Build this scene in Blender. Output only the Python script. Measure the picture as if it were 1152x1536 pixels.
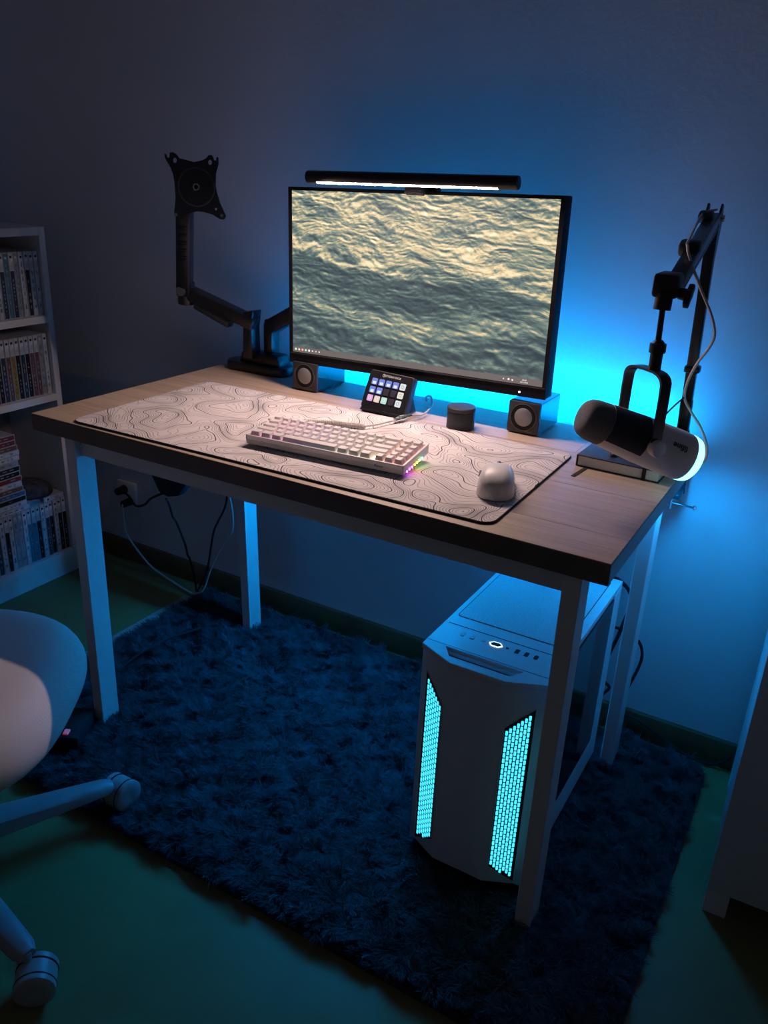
import bpy, bmesh, math, random
import numpy as np
from mathutils import Vector, Matrix
random.seed(7); rng = np.random.default_rng(7)
S = bpy.context.scene
for o in list(bpy.data.objects): bpy.data.objects.remove(o)
COL = S.collection
PI = math.pi

# ------------------------------------------------------------------ camera
cd = bpy.data.cameras.new('camera'); cam = bpy.data.objects.new('camera', cd); COL.objects.link(cam)
cd.sensor_fit = 'VERTICAL'; cd.sensor_height = 36.0; cd.lens = 1241.17 / 1536 * 36.0; cd.clip_start = 0.02
cr, cu, cf = Vector((.86348, .50247, .043899)), Vector((-.228813, .312667, .921891)), Vector((-.449496, .80608, -.384953))
M = Matrix.Identity(4)
for i in range(3): M[i][0] = cr[i]; M[i][1] = cu[i]; M[i][2] = -cf[i]
M[0][3], M[1][3], M[2][3] = 1.3996, -1.0409, 1.2257
cam.matrix_world = M; S.camera = cam
# ------------------------------------------------------------------ world, exposure
w = bpy.data.worlds.new('world'); S.world = w; w.use_nodes = True
w.node_tree.nodes['Background'].inputs[0].default_value = (.75, .82, 1.15, 1)
w.node_tree.nodes['Background'].inputs[1].default_value = .024
vs = S.view_settings; vs.view_transform = 'Standard'; vs.look = 'None'; vs.exposure = 0.0; vs.gamma = 1.0; vs.use_curve_mapping = False
# strengths of the lights the room has
P_BAR, P_WALLSTRIP, P_UNDERSTRIP, P_LEGSTRIP, P_SCREEN, P_GRILL, P_RING = 600.0, 240.0, 260.0, 260.0, 1.22, 2.3, 2.2
LED = (0.0, .32, 1.0)

# ------------------------------------------------------------------ geometry helpers: a geo is (verts, faces)
def join(*gs):
    V, F = [], []
    for g in gs:
        n = len(V); V += [tuple(v) for v in g[0]]; F += [[i + n for i in f] for f in g[1]]
    return V, F
def xf(g, m): return [tuple(m @ Vector(v)) for v in g[0]], g[1]
def mv(g, d): return [(v[0] + d[0], v[1] + d[1], v[2] + d[2]) for v in g[0]], g[1]
def from_bm(bm):
    bm.verts.ensure_lookup_table(); bm.verts.index_update()
    r = ([tuple(v.co) for v in bm.verts], [[v.index for v in f.verts] for f in bm.faces]); bm.free(); return r
def box(x0, x1, y0, y1, z0, z1, bev=0, seg=2):
    bm = bmesh.new(); bmesh.ops.create_cube(bm, size=1)
    for v in bm.verts:
        v.co = ((x0 + x1) / 2 + v.co.x * (x1 - x0), (y0 + y1) / 2 + v.co.y * (y1 - y0), (z0 + z1) / 2 + v.co.z * (z1 - z0))
    if bev: bmesh.ops.bevel(bm, geom=bm.edges[:], offset=bev, segments=seg, profile=.5, affect='EDGES')
    return from_bm(bm)
def bevel(g, off, seg=2, ang=30):
    bm = bmesh.new(); vs_ = [bm.verts.new(v) for v in g[0]]
    for f in g[1]: bm.faces.new([vs_[i] for i in f])
    bm.normal_update()
    es = [e for e in bm.edges if len(e.link_faces) == 2 and e.calc_face_angle(0) > math.radians(ang)]
    bmesh.ops.bevel(bm, geom=es, offset=off, segments=seg, profile=.5, affect='EDGES', clamp_overlap=True)
    return from_bm(bm)
def frame(d):
    d = Vector(d).normalized(); a = Vector((0, 0, 1)) if abs(d.z) < .95 else Vector((1, 0, 0))
    u = a.cross(d).normalized(); return u, d.cross(u), d
def lathe(prof, o, axis, n=32, a0=0, a1=2 * PI):
    """prof: list of (t, r) along axis from o"""
    u, v, d = frame(axis); o = Vector(o); V = []; F = []
    full = abs(a1 - a0 - 2 * PI) < 1e-6; m = n if full else n + 1
    for t, r in prof:
        for k in range(m):
            a = a0 + (a1 - a0) * k / n; V.append(tuple(o + d * t + (u * math.cos(a) + v * math.sin(a)) * max(r, 1e-5)))
    for i in range(len(prof) - 1):
        for k in range(n):
            k2 = (k + 1) % m; F.append([i * m + k, i * m + k2, (i + 1) * m + k2, (i + 1) * m + k])
    if full:
        F.append([k for k in range(m)][::-1]); F.append([(len(prof) - 1) * m + k for k in range(m)])
    return V, F
def cyl(p0, p1, r, r1=None, n=24, bev=0):
    p0, p1 = Vector(p0), Vector(p1); L = (p1 - p0).length; r1 = r if r1 is None else r1
    pr = [(0, r), (L, r1)] if not bev else [(0, r - bev), (bev * .3, r - bev * .3), (bev, r), (L - bev, r1), (L - bev * .3, r1 - bev * .3), (L, r1 - bev)]
    return lathe(pr, p0, p1 - p0, n)
def smooth_path(pts, k=8):
    P = [Vector(p) for p in pts]; P = [P[0] * 2 - P[1]] + P + [P[-1] * 2 - P[-2]]; out = []
    for i in range(1, len(P) - 2):
        for j in range(k):
            t = j / k; a, b, c, d = P[i - 1], P[i], P[i + 1], P[i + 2]
            out.append(.5 * ((2 * b) + (c - a) * t + (2 * a - 5 * b + 4 * c - d) * t * t + (3 * b - a - 3 * c + d) * t ** 3))
    out.append(P[-2]); return out
def tube(pts, r, n=8, smooth=8):
    P = smooth_path(pts, smooth) if smooth else [Vector(p) for p in pts]
    V, F = [], []; u = None
    for i, p in enumerate(P):
        d = (P[min(i + 1, len(P) - 1)] - P[max(i - 1, 0)]).normalized()
        if u is None: u = frame(d)[0]
        u = (u - d * u.dot(d)).normalized(); v = d.cross(u)
        for k in range(n):
            a = 2 * PI * k / n; V.append(tuple(p + (u * math.cos(a) + v * math.sin(a)) * r))
    for i in range(len(P) - 1):
        for k in range(n): F.append([i * n + k, i * n + (k + 1) % n, (i + 1) * n + (k + 1) % n, (i + 1) * n + k])
    F.append(list(range(n))[::-1]); F.append([(len(P) - 1) * n + k for k in range(n)])
    return V, F
def prism(poly, o, ux, uy, depth):
    """polygon (a, b) in the plane o + a*ux + b*uy, thickened by depth along ux x uy"""
    o, ux, uy = Vector(o), Vector(ux), Vector(uy); nn = ux.cross(uy).normalized(); n = len(poly)
    A = [tuple(o + ux * a + uy * b) for a, b in poly]; B = [tuple(o + ux * a + uy * b + nn * depth) for a, b in poly]
    return A + B, [list(range(n))[::-1], list(range(n, 2 * n))] + [[i, (i + 1) % n, n + (i + 1) % n, n + i] for i in range(n)]
def curve_mesh(cu_):
    o = bpy.data.objects.new('tmp', cu_); COL.objects.link(o)
    dg = bpy.context.evaluated_depsgraph_get(); me = bpy.data.meshes.new_from_object(o.evaluated_get(dg))
    g = ([tuple(v.co) for v in me.vertices], [list(p.vertices) for p in me.polygons])
    bpy.data.objects.remove(o); bpy.data.meshes.remove(me); bpy.data.curves.remove(cu_); return g
def plate(loops, thick, bev=0):
    """flat plate with holes in XY, thickness along Z centred on 0"""
    c = bpy.data.curves.new('tmp', 'CURVE'); c.dimensions = '2D'; c.fill_mode = 'BOTH'; c.extrude = thick / 2 - bev; c.bevel_depth = bev; c.bevel_resolution = 1
    c.offset = -bev
    for lp in loops:
        s = c.splines.new('POLY'); s.points.add(len(lp) - 1); s.use_cyclic_u = True
        for p, q in zip(s.points, lp): p.co = (q[0], q[1], 0, 1)
    return curve_mesh(c)
def text(t, size, depth=.0004, shear=0):
    c = bpy.data.curves.new('tmp', 'FONT'); c.body = t; c.size = size; c.extrude = depth; c.align_x = 'CENTER'; c.align_y = 'CENTER'; c.shear = shear; c.resolution_u = 3
    return curve_mesh(c)
def basis(o, ux, uy):
    ux, uy = Vector(ux).normalized(), Vector(uy).normalized(); uz = ux.cross(uy)
    return Matrix(((ux.x, uy.x, uz.x, o[0]), (ux.y, uy.y, uz.y, o[1]), (ux.z, uy.z, uz.z, o[2]), (0, 0, 0, 1)))
def circ(cx, cy, r, n=24, ry=None): return [(cx + r * math.cos(2 * PI * k / n), cy + (ry or r) * math.sin(2 * PI * k / n)) for k in range(n)]
def rrect(x0, x1, y0, y1, r, n=6):
    out = []
    for cx, cy, a in ((x1 - r, y1 - r, 0), (x0 + r, y1 - r, 90), (x0 + r, y0 + r, 180), (x1 - r, y0 + r, 270)):
        for k in range(n + 1):
            t = math.radians(a + 90 * k / n); out.append((cx + r * math.cos(t), cy + r * math.sin(t)))
    return out

# ------------------------------------------------------------------ objects
def mesh(name, g, smooth=True, ang=35):
    me = bpy.data.meshes.new(name); me.from_pydata(g[0], [], g[1]); me.update()
    bm = bmesh.new(); bm.from_mesh(me); bmesh.ops.recalc_face_normals(bm, faces=bm.faces); bm.to_mesh(me); bm.free()
    if smooth:
        me.shade_smooth(); me.set_sharp_from_angle(angle=math.radians(ang))
    return me
def obj(name, g, m, parent=None, **k):
    me = g if isinstance(g, bpy.types.Mesh) else None
    if me is None:
        if parent is not None:
            off = parent['_o'] if '_o' in parent else (0, 0, 0); g = mv(g, (-off[0], -off[1], -off[2]))
        me = mesh(name, g, **k); me.materials.append(m)
    o = bpy.data.objects.new(name, me); COL.objects.link(o)
    if parent is not None:
        o.parent = parent; o['_o'] = parent['_o'] if '_o' in parent else (0, 0, 0)
    return o
def tag(o, label, cat, group=None, kind=None):
    o['label'] = label; o['category'] = cat
    if group: o['group'] = group
    if kind: o['kind'] = kind
    return o
def thing(name, label, cat, loc, group=None):
    o = bpy.data.objects.new(name, None); COL.objects.link(o); o.location = loc; o['_o'] = tuple(loc); o.empty_display_size = .05
    return tag(o, label, cat, group)
def struct(name, g, m, label, **k):
    o = obj(name, g, m, **k); o['kind'] = 'structure'; o['label'] = label; return o

# ------------------------------------------------------------------ materials
def N(nt, typ, **kw):
    n = nt.nodes.new('ShaderNode' + typ)
    for k, v in kw.items():
        if k == 'i':
            for a, b in v.items():
                if isinstance(b, bpy.types.NodeSocket): nt.links.new(b, n.inputs[a])
                else: n.inputs[a].default_value = b
        else: setattr(n, k, v)
    return n
def Mth(nt, op, a, b=0.0, c=None, clamp=False):
    i = {0: a, 1: b}
    if c is not None: i[2] = c
    return N(nt, 'Math', operation=op, use_clamp=clamp, i=i).outputs[0]
def ramp(nt, fac, stops, interp='LINEAR'):
    r = N(nt, 'ValToRGB', i={0: fac}); r.color_ramp.interpolation = interp; e = r.color_ramp.elements
    while len(e) < len(stops): e.new(.5)
    for k, (p, c) in enumerate(stops): e[k].position = p; e[k].color = (*c, 1)
    return r.outputs[0]
def mix(nt, f, a, b):
    n = N(nt, 'Mix', data_type='RGBA'); 
    for s, v in ((0, f), (6, a), (7, b)):
        if isinstance(v, bpy.types.NodeSocket): nt.links.new(v, n.inputs[s])
        else: n.inputs[s].default_value = v if s == 0 else (*v, 1)
    return n.outputs[2]
def new(name):
    m = bpy.data.materials.new(name); m.use_nodes = True; return m, m.node_tree, m.node_tree.nodes['Principled BSDF']
def mat(name, col, rough=.5, metal=0, spec=.5, var=.06, scale=30, bump=0, bscale=200, emit=None, est=0, coat=0):
    m, nt, b = new(name)
    tc = N(nt, 'TexCoord').outputs['Object']
    no = N(nt, 'TexNoise', i={'Vector': tc, 'Scale': scale, 'Detail': 3.0}).outputs[0]
    lo = [c * (1 - var) for c in col]; hi = [min(1, c * (1 + var)) for c in col]
    nt.links.new(ramp(nt, no, [(.3, lo), (.7, hi)]), b.inputs['Base Color'])
    b.inputs['Roughness'].default_value = rough; b.inputs['Metallic'].default_value = metal; b.inputs['Specular IOR Level'].default_value = spec; b.inputs['Coat Weight'].default_value = coat
    if bump:
        bn = N(nt, 'TexNoise', i={'Vector': tc, 'Scale': bscale, 'Detail': 2.0}).outputs[0]
        nt.links.new(N(nt, 'Bump', i={'Height': bn, 'Strength': bump, 'Distance': .002}).outputs[0], b.inputs['Normal'])
    if emit: b.inputs['Emission Color'].default_value = (*emit, 1); b.inputs['Emission Strength'].default_value = est
    return m
def glow(name, col, st, base=.6):
    m, nt, b = new(name); b.inputs['Base Color'].default_value = (base, base, base, 1)
    b.inputs['Emission Color'].default_value = (*col, 1); b.inputs['Emission Strength'].default_value = st; return m

m_wall = mat('wall_paint', (.72, .70, .71), .85, spec=.2, var=.02, scale=8, bump=.22, bscale=120)
m_ceil = mat('ceiling_paint', (.6, .6, .6), .9, var=.02)
m_floor = mat('floor_vinyl', (.22, .19, .075), .5, spec=.3, var=.08, scale=5, bump=.1, bscale=60)
m_base = mat('baseboard_wood', (.15, .10, .045), .5, var=.2, scale=14)
m_white = mat('white_lacquer', (.74, .74, .73), .45, var=.03)
m_wplas = mat('white_plastic', (.78, .77, .76), .4, var=.02)
m_pcw = mat('white_powder_coat', (.72, .73, .75), .38, var=.03, bump=.05, bscale=900)
m_legp = mat('white_leg_paint', (.70, .69, .68), .5, var=.03)
m_black = mat('black_plastic', (.012, .012, .016), .4, var=.2)
m_mon = mat('matt_black_plastic', (.012, .012, .016), .75, spec=.15, var=.2)
m_blackg = mat('glossy_black', (.012, .012, .016), .12, var=.1, coat=.5)
m_blackm = mat('black_metal', (.014, .015, .02), .3, spec=.6, var=.2)
m_charm = mat('charcoal_plastic', (.035, .037, .045), .45, var=.1)
m_rub = mat('black_rubber', (.01, .01, .012), .8)
m_chrome = mat('chrome', (.75, .75, .77), .15, metal=1, var=.03)
m_cone = mat('grey_speaker_cone', (.30, .30, .31), .42, metal=.4, var=.04)
m_ring = mat('grey_ring', (.16, .16, .17), .35, metal=.7)
m_glass = mat('tinted_glass', (.006, .007, .012), .06, spec=.6, var=.05, coat=.3)
m_dark = mat('dark_void', (.008, .008, .01), .8)
m_greyf = mat('grey_foam', (.16, .16, .18), .95, var=.15, scale=300, bump=.3, bscale=900)
m_grille = mat('navy_grille', (.02, .025, .04), .7, bump=.4, bscale=1500)
m_cablew = mat('white_cable', (.6, .6, .6), .5)
m_braid = mat('braided_cable', (.62, .57, .53), .7, bump=.6, bscale=1200)
m_paper = mat('paper_pages', (.66, .66, .64), .8, var=.08, scale=400)
m_nb = mat('notebook_cover', (.018, .02, .026), .55, bump=.15, bscale=500)
m_felt = mat('dark_felt', (.02, .022, .03), .9)
m_litfloor = mat('painted_lit_floor', (.30, .31, .30), .9)
m_caster = mat('grey_caster_plastic', (.34, .35, .36), .4)
m_chairb = mat('grey_chair_base', (.30, .31, .33), .45)
m_bar = glow('light_bar_diffuser', (1, .72, .645), P_BAR)
m_wstrip = glow('blue_led_diffuser', LED, P_WALLSTRIP)
m_ustrip = glow('blue_led_under_diffuser', LED, P_UNDERSTRIP)
m_lstrip = glow('blue_led_leg_diffuser', LED, P_LEGSTRIP)
m_grillg = glow('cyan_fan_glow', (.035, .42, .56), P_GRILL)
m_ringg = glow('mic_ring_glow', (.30, .95, .95), P_RING)
m_hex = glow('power_button_ring', (.75, .9, 1), 1.4)
m_pled = glow('power_led', (1, 1, 1), 3)
m_red = glow('red_switch', (1, .04, .06), .12)
m_txt = mat('grey_print', (.45, .45, .47), .6)
m_dtxt = mat('dark_print', (.03, .035, .06), .6)
m_wtxt = glow('white_print', (.8, .8, .82), .12)

def wood_mat(name, tone):
    m, nt, b = new(name)
    tc = N(nt, 'TexCoord').outputs['Object']
    mp = N(nt, 'Mapping', i={'Vector': tc, 'Scale': (3, 60, 3)}).outputs[0]
    a = N(nt, 'TexNoise', i={'Vector': mp, 'Scale': 3.0, 'Detail': 6.0, 'Roughness': .65}).outputs[0]
    mp2 = N(nt, 'Mapping', i={'Vector': tc, 'Scale': (1.2, 12, 1)}).outputs[0]
    c = N(nt, 'TexNoise', i={'Vector': mp2, 'Scale': 4.0, 'Detail': 3.0}).outputs[0]
    f = Mth(nt, 'ADD', Mth(nt, 'MULTIPLY', a, .55), Mth(nt, 'MULTIPLY', c, .45))
    r = ramp(nt, f, [(.3, [t * .74 for t in tone]), (.5, tone), (.72, [min(1, t * 1.2) for t in tone])])
    nt.links.new(r, b.inputs['Base Color']); b.inputs['Roughness'].default_value = .42; b.inputs['Specular IOR Level'].default_value = .4
    nt.links.new(N(nt, 'Bump', i={'Height': a, 'Strength': .08, 'Distance': .001}).outputs[0], b.inputs['Normal'])
    return m
WOODS = [wood_mat('oak_plank_%d' % i, t) for i, t in enumerate([(.47, .36, .275), (.52, .405, .315), (.44, .335, .255), (.50, .385, .295)])]
m_wedge = wood_mat('oak_edge_shaded', (.15, .115, .095))  # same oak toned down, the shade on the edge is put into the colour

def topo_mat():
    m, nt, b = new('topographic_print')
    tc = N(nt, 'TexCoord').outputs['Object']
    def h(dx, dy):
        v = N(nt, 'VectorMath', operation='ADD', i={0: tc, 1: (dx, dy, 0)}).outputs[0]
        n1 = N(nt, 'TexNoise', noise_dimensions='2D', i={'Vector': v, 'Scale': 8.5, 'Detail': 1.0, 'Roughness': .35, 'Distortion': .25}).outputs[0]
        return Mth(nt, 'MULTIPLY', n1, 38.0)
    e = .0012; h0, h1, h2 = h(0, 0), h(e, 0), h(0, e)
    gx, gy = Mth(nt, 'SUBTRACT', h1, h0), Mth(nt, 'SUBTRACT', h2, h0)
    gm = Mth(nt, 'MAXIMUM', Mth(nt, 'DIVIDE', Mth(nt, 'SQRT', Mth(nt, 'ADD', Mth(nt, 'MULTIPLY', gx, gx), Mth(nt, 'MULTIPLY', gy, gy))), e), 14.0)
    fr = Mth(nt, 'ABSOLUTE', Mth(nt, 'SUBTRACT', Mth(nt, 'FRACT', h0), .5))
    d = Mth(nt, 'DIVIDE', fr, gm)                       # metres to the nearest contour
    f5 = Mth(nt, 'ABSOLUTE', Mth(nt, 'SUBTRACT', Mth(nt, 'FRACT', Mth(nt, 'DIVIDE', Mth(nt, 'ADD', h0, .0), 5.0)), .5))
    big = Mth(nt, 'LESS_THAN', f5, .1)
    wd = Mth(nt, 'ADD', .00062, Mth(nt, 'MULTIPLY', big, .00055))
    line = Mth(nt, 'SUBTRACT', 1.0, Mth(nt, 'DIVIDE', d, wd), clamp=True)
    line = Mth(nt, 'MULTIPLY', Mth(nt, 'MULTIPLY', line, 2.2, clamp=True), Mth(nt, 'ADD', .75, Mth(nt, 'MULTIPLY', big, .25)))
    nt.links.new(mix(nt, line, (.70, .65, .65), (.03, .025, .04)), b.inputs['Base Color'])
    b.inputs['Roughness'].default_value = .75; b.inputs['Specular IOR Level'].default_value = .2
    wv = N(nt, 'TexNoise', i={'Vector': tc, 'Scale': 1500.0}).outputs[0]
    nt.links.new(N(nt, 'Bump', i={'Height': wv, 'Strength': .1, 'Distance': .0005}).outputs[0], b.inputs['Normal'])
    return m
m_topo = topo_mat()

def sea_mat():
    """the picture of evening sea shown on the monitor (UV 0..1)"""
    m, nt, b = new('sea_picture_on_screen')
    uv = N(nt, 'TexCoord').outputs['UV']
    sp = N(nt, 'SeparateXYZ', i={0: uv}); u, v = sp.outputs[0], sp.outputs[1]
    x = Mth(nt, 'MULTIPLY', u, 1.78)
    yy = Mth(nt, 'MULTIPLY', v, Mth(nt, 'ADD', 1.75, Mth(nt, 'MULTIPLY', v, .75)))       # waves grow towards the bottom
    ws = Mth(nt, 'ADD', .85, Mth(nt, 'MULTIPLY', v, .5))
    cv = N(nt, 'CombineXYZ', i={0: Mth(nt, 'MULTIPLY', x, ws), 1: yy, 2: 0.0}).outputs[0]
    rot = N(nt, 'Mapping', i={'Vector': cv, 'Rotation': (0, 0, .14)}).outputs[0]
    warp = N(nt, 'TexNoise', i={'Vector': rot, 'Scale': 2.2, 'Detail': 2.0}).outputs['Color']
    wv = N(nt, 'VectorMath', operation='MULTIPLY_ADD', i={0: warp, 1: (.16, .30, 0), 2: rot}).outputs[0]
    def ridge(vec, scale, detail, rough):
        n = N(nt, 'TexNoise', i={'Vector': vec, 'Scale': scale, 'Detail': detail, 'Roughness': rough, 'Distortion': .15}).outputs[0]
        return Mth(nt, 'SUBTRACT', 1.0, Mth(nt, 'MULTIPLY', Mth(nt, 'ABSOLUTE', Mth(nt, 'SUBTRACT', n, .5)), 3.0))
    def hgt(off):
        p = N(nt, 'VectorMath', operation='ADD', i={0: wv, 1: off}).outputs[0]
        p1 = N(nt, 'Mapping', i={'Vector': p, 'Scale': (.75, 1.0, 1)}).outputs[0]
        q = N(nt, 'Mapping', i={'Vector': p, 'Scale': (.8, 1.3, 1), 'Rotation': (0, 0, -.45)}).outputs[0]
        q2 = N(nt, 'Mapping', i={'Vector': p, 'Scale': (.85, 1.2, 1), 'Rotation': (0, 0, .40)}).outputs[0]
        a = ridge(p1, 3.6, 1.5, .45); c = ridge(q, 8.0, 2.0, .5); d = ridge(q2, 16.0, 2.5, .55)
        return Mth(nt, 'ADD', Mth(nt, 'MULTIPLY', a, .22), Mth(nt, 'ADD', Mth(nt, 'MULTIPLY', c, .15), Mth(nt, 'MULTIPLY', d, .10)))
    h0, h1 = hgt((0, 0, 0)), hgt((.008, .036, 0))
    slope = Mth(nt, 'SUBTRACT', h0, h1)
    big = N(nt, 'TexNoise', i={'Vector': rot, 'Scale': 2.6, 'Detail': 3.0, 'Roughness': .55}).outputs[0]
    def bump(cen, wid):                                   # soft band around the curve v = cen
        d = Mth(nt, 'DIVIDE', Mth(nt, 'SUBTRACT', v, cen), wid); return Mth(nt, 'EXPONENT', Mth(nt, 'MULTIPLY', Mth(nt, 'MULTIPLY', d, d), -1.0))
    wob = Mth(nt, 'MULTIPLY', Mth(nt, 'SUBTRACT', big, .5), .22)
    hump = Mth(nt, 'MULTIPLY', Mth(nt, 'SINE', Mth(nt, 'MULTIPLY', Mth(nt, 'ADD', u, .06), 10.5)), .028)
    crest = Mth(nt, 'ADD', Mth(nt, 'ADD', Mth(nt, 'SUBTRACT', .585, Mth(nt, 'MULTIPLY', u, .10)), hump), wob)
    up = N(nt, 'MapRange', interpolation_type='SMOOTHSTEP', i={0: Mth(nt, 'SUBTRACT', v, crest), 1: -.015, 2: .03, 3: 0.0, 4: 1.0}).outputs[0]
    lowc = Mth(nt, 'ADD', Mth(nt, 'ADD', .20, Mth(nt, 'MULTIPLY', Mth(nt, 'ABSOLUTE', Mth(nt, 'SUBTRACT', u, .52)), .34)), wob)
    streak = bump(lowc, .075)
    tone = Mth(nt, 'ADD', .25, Mth(nt, 'MULTIPLY', up, .31))
    tone = Mth(nt, 'ADD', tone, Mth(nt, 'MULTIPLY', streak, .24))
    tone = Mth(nt, 'ADD', tone, Mth(nt, 'MULTIPLY', slope, Mth(nt, 'ADD', 2.3, Mth(nt, 'MULTIPLY', up, .5))))
    tone = Mth(nt, 'ADD', tone, Mth(nt, 'MULTIPLY', Mth(nt, 'SUBTRACT', big, .5), Mth(nt, 'ADD', .3, Mth(nt, 'MULTIPLY', up, .5))))
    col = ramp(nt, tone, [(.05, (.030, .045, .058)), (.28, (.060, .092, .098)), (.44, (.125, .18, .165)), (.56, (.27, .29, .21)), (.68, (.60, .48, .28)), (.84, (.84, .67, .42)), (1, (1, .86, .62))])
    bar = Mth(nt, 'LESS_THAN', v, .036)
    col = mix(nt, bar, col, (.13, .11, .105))
    b.inputs['Base Color'].default_value = (.01, .01, .01, 1); b.inputs['Roughness'].default_value = .3
    nt.links.new(col, b.inputs['Emission Color']); b.inputs['Emission Strength'].default_value = P_SCREEN
    return m
m_sea = sea_mat()

def plate_glow():
    m, nt, b = new('keyboard_backlight')
    tc = N(nt, 'TexCoord').outputs['Object']; x = N(nt, 'SeparateXYZ', i={0: tc}).outputs[0]
    c = ramp(nt, Mth(nt, 'DIVIDE', x, .318), [(0, (1, .12, .35)), (.2, (1, .35, .8)), (.38, (.6, .5, 1)), (.55, (.9, 1, .9)), (.75, (.9, 1, .6)), (.9, (1, .4, .25)), (1, (1, .08, .12))])
    b.inputs['Base Color'].default_value = (.8, .8, .8, 1); nt.links.new(c, b.inputs['Emission Color']); b.inputs['Emission Strength'].default_value = 2.4
    return m
m_kglow = plate_glow()

def fabric_mat():
    m, nt, b = new('woven_beige_fabric')
    tc = N(nt, 'TexCoord').outputs['Object']
    w1 = N(nt, 'TexWave', bands_direction='DIAGONAL', i={'Vector': tc, 'Scale': 210.0, 'Distortion': .5}).outputs[0]
    mp = N(nt, 'Mapping', i={'Vector': tc, 'Rotation': (0, 0, 1.57)}).outputs[0]
    w2 = N(nt, 'TexWave', bands_direction='DIAGONAL', i={'Vector': mp, 'Scale': 210.0, 'Distortion': .5}).outputs[0]
    h = Mth(nt, 'MULTIPLY', w1, w2)
    nt.links.new(ramp(nt, h, [(.1, (.56, .515, .495)), (.8, (.64, .59, .565))]), b.inputs['Base Color'])
    nt.links.new(N(nt, 'Bump', i={'Height': h, 'Strength': .07, 'Distance': .0008}).outputs[0], b.inputs['Normal'])
    b.inputs['Roughness'].default_value = .95; b.inputs['Specular IOR Level'].default_value = .1
    return m
m_fab = fabric_mat()

def pile_mat():
    m, nt, b = new('navy_shag_pile')
    tc = N(nt, 'TexCoord').outputs['Object']
    n = N(nt, 'TexNoise', i={'Vector': tc, 'Scale': 60.0, 'Detail': 3.0}).outputs[0]
    nt.links.new(ramp(nt, n, [(.3, (.024, .028, .038)), (.7, (.065, .07, .086))]), b.inputs['Base Color'])
    b.inputs['Roughness'].default_value = .6; b.inputs['Specular IOR Level'].default_value = .25
    return m
m_pile = pile_mat()

def mesh_filter_mat():
    m, nt, b = new('white_dust_filter')
    tc = N(nt, 'TexCoord').outputs['Object']
    n = N(nt, 'TexVoronoi', i={'Vector': tc, 'Scale': 420.0}).outputs['Distance']
    nt.links.new(ramp(nt, n, [(.1, (.46, .47, .49)), (.6, (.66, .67, .69))]), b.inputs['Base Color'])
    nt.links.new(N(nt, 'Bump', i={'Height': n, 'Strength': .4, 'Distance': .001}).outputs[0], b.inputs['Normal']); b.inputs['Roughness'].default_value = .5
    return m
m_filter = mesh_filter_mat()

# ================================================================== the room
WY = .69                                      # back wall plane
XL, XR, YF, ZC = -1.02, 2.6, -3.0, 2.5
struct('floor', box(XL, XR, YF, WY, -.05, 0), m_floor, 'dull olive beige floor')
struct('wall_back', box(XL - .1, XR + .1, WY, WY + .1, -.05, ZC), m_wall, 'rough painted wall behind the desk')
struct('wall_left', box(XL - .1, XL, YF, WY, -.05, ZC), m_wall, 'painted wall behind the bookcase')
struct('baseboard_back', prism([(0, 0), (.014, 0), (.014, .062), (.008, .07), (0, .07)], (XL, WY, 0), (0, -1, 0), (0, 0, 1), -(XR - XL)) if False else box(XL, XR, WY - .014, WY, 0, .068, .003), m_base, 'dark wooden skirting along the wall')

# ================================================================== desk
H, L, D, T = .74, 1.177, .625, .0347
desk = thing('desk', 'oak veneered desk with white rectangular legs against the wall', 'desk', (L / 2, D / 2, 0))
top = obj('tabletop', box(0, L, 0, D, H - T, H - .002, .0012, 1), m_wedge, desk)
rows = [0, .095, .27, .445, D]
for i in range(4):
    cuts = [[0, .42, .86, L], [0, .63, L], [0, .28, .77, L], [0, .52, .98, L]][i]
    for j in range(len(cuts) - 1):
        g = .0003
        obj('plank', box(cuts[j] + (g if j else .0006), cuts[j + 1] - (g if cuts[j + 1] < L else .0006), rows[i] + (g if i else .0006), rows[i + 1] - (g if i < 3 else .0006), H - .002, H, .0002, 1), WOODS[(i * 2 + j * 3 + (i == 1)) % 4], top)
lx0, lx1, ly0, ly1 = .0798, L - .0386, .0096, D - .06
sx, sy, az = .0275, .0483, .064
ZT = H - T
def leg(x, y, zb=.0, tilt=0):
    g = box(x, x + sx, y, y + sy, zb, ZT, .0015, 1)
    if tilt:
        V = [(v[0] + tilt * (ZT - v[2]), v[1], v[2]) for v in g[0]]; g = (V, g[1])
    obj('leg', g, m_legp, desk)
leg(lx0, ly0); leg(lx0, ly1 - sy, 0, .028); leg(lx1 - sx, ly0); leg(lx1 - sx, ly1 - sy)
obj('front_apron', box(lx0 + sx, lx1 - sx, ly0 + .017, ly0 + .035, ZT - az * .62, ZT), m_legp, desk)
obj('back_apron', box(lx0 + sx, lx1 - sx, ly1 - .02, ly1 - .004, ZT - az, ZT), m_legp, desk)
obj('side_apron', box(lx0 + .005, lx0 + .02, ly0 + sy, ly1 - sy, ZT - az * .4, ZT), m_legp, desk)
obj('side_apron', box(lx1 - .02, lx1 - .005, ly0 + sy, ly1 - sy, ZT - az * .4, ZT), m_legp, desk)

# LED strips: one on the back edge shining up the wall, one under the top in front of the back apron
s = thing('led_strip', 'glowing blue LED strip along the back edge of the desk', 'led strip', (.75, D + .006, H - .02))
obj('channel', box(.275, L - .065, D + .0005, D + .014, H - .022, H - .0155), m_white, s)
obj('diffuser', box(.277, L - .067, D + .0015, D + .013, H - .0155, H - .0140), m_wstrip, s)
s = thing('led_strip', 'blue LED strip under the desktop along the back apron', 'led strip', (.65, ly1 - .03, ZT))
obj('channel', box(.20, .74, ly1 - .036, ly1 - .0205, ZT - .008, ZT - .0002), m_white, s)
obj('diffuser', box(.202, .738, ly1 - .035, ly1 - .0215, ZT - .0095, ZT - .008), m_ustrip, s)

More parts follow.
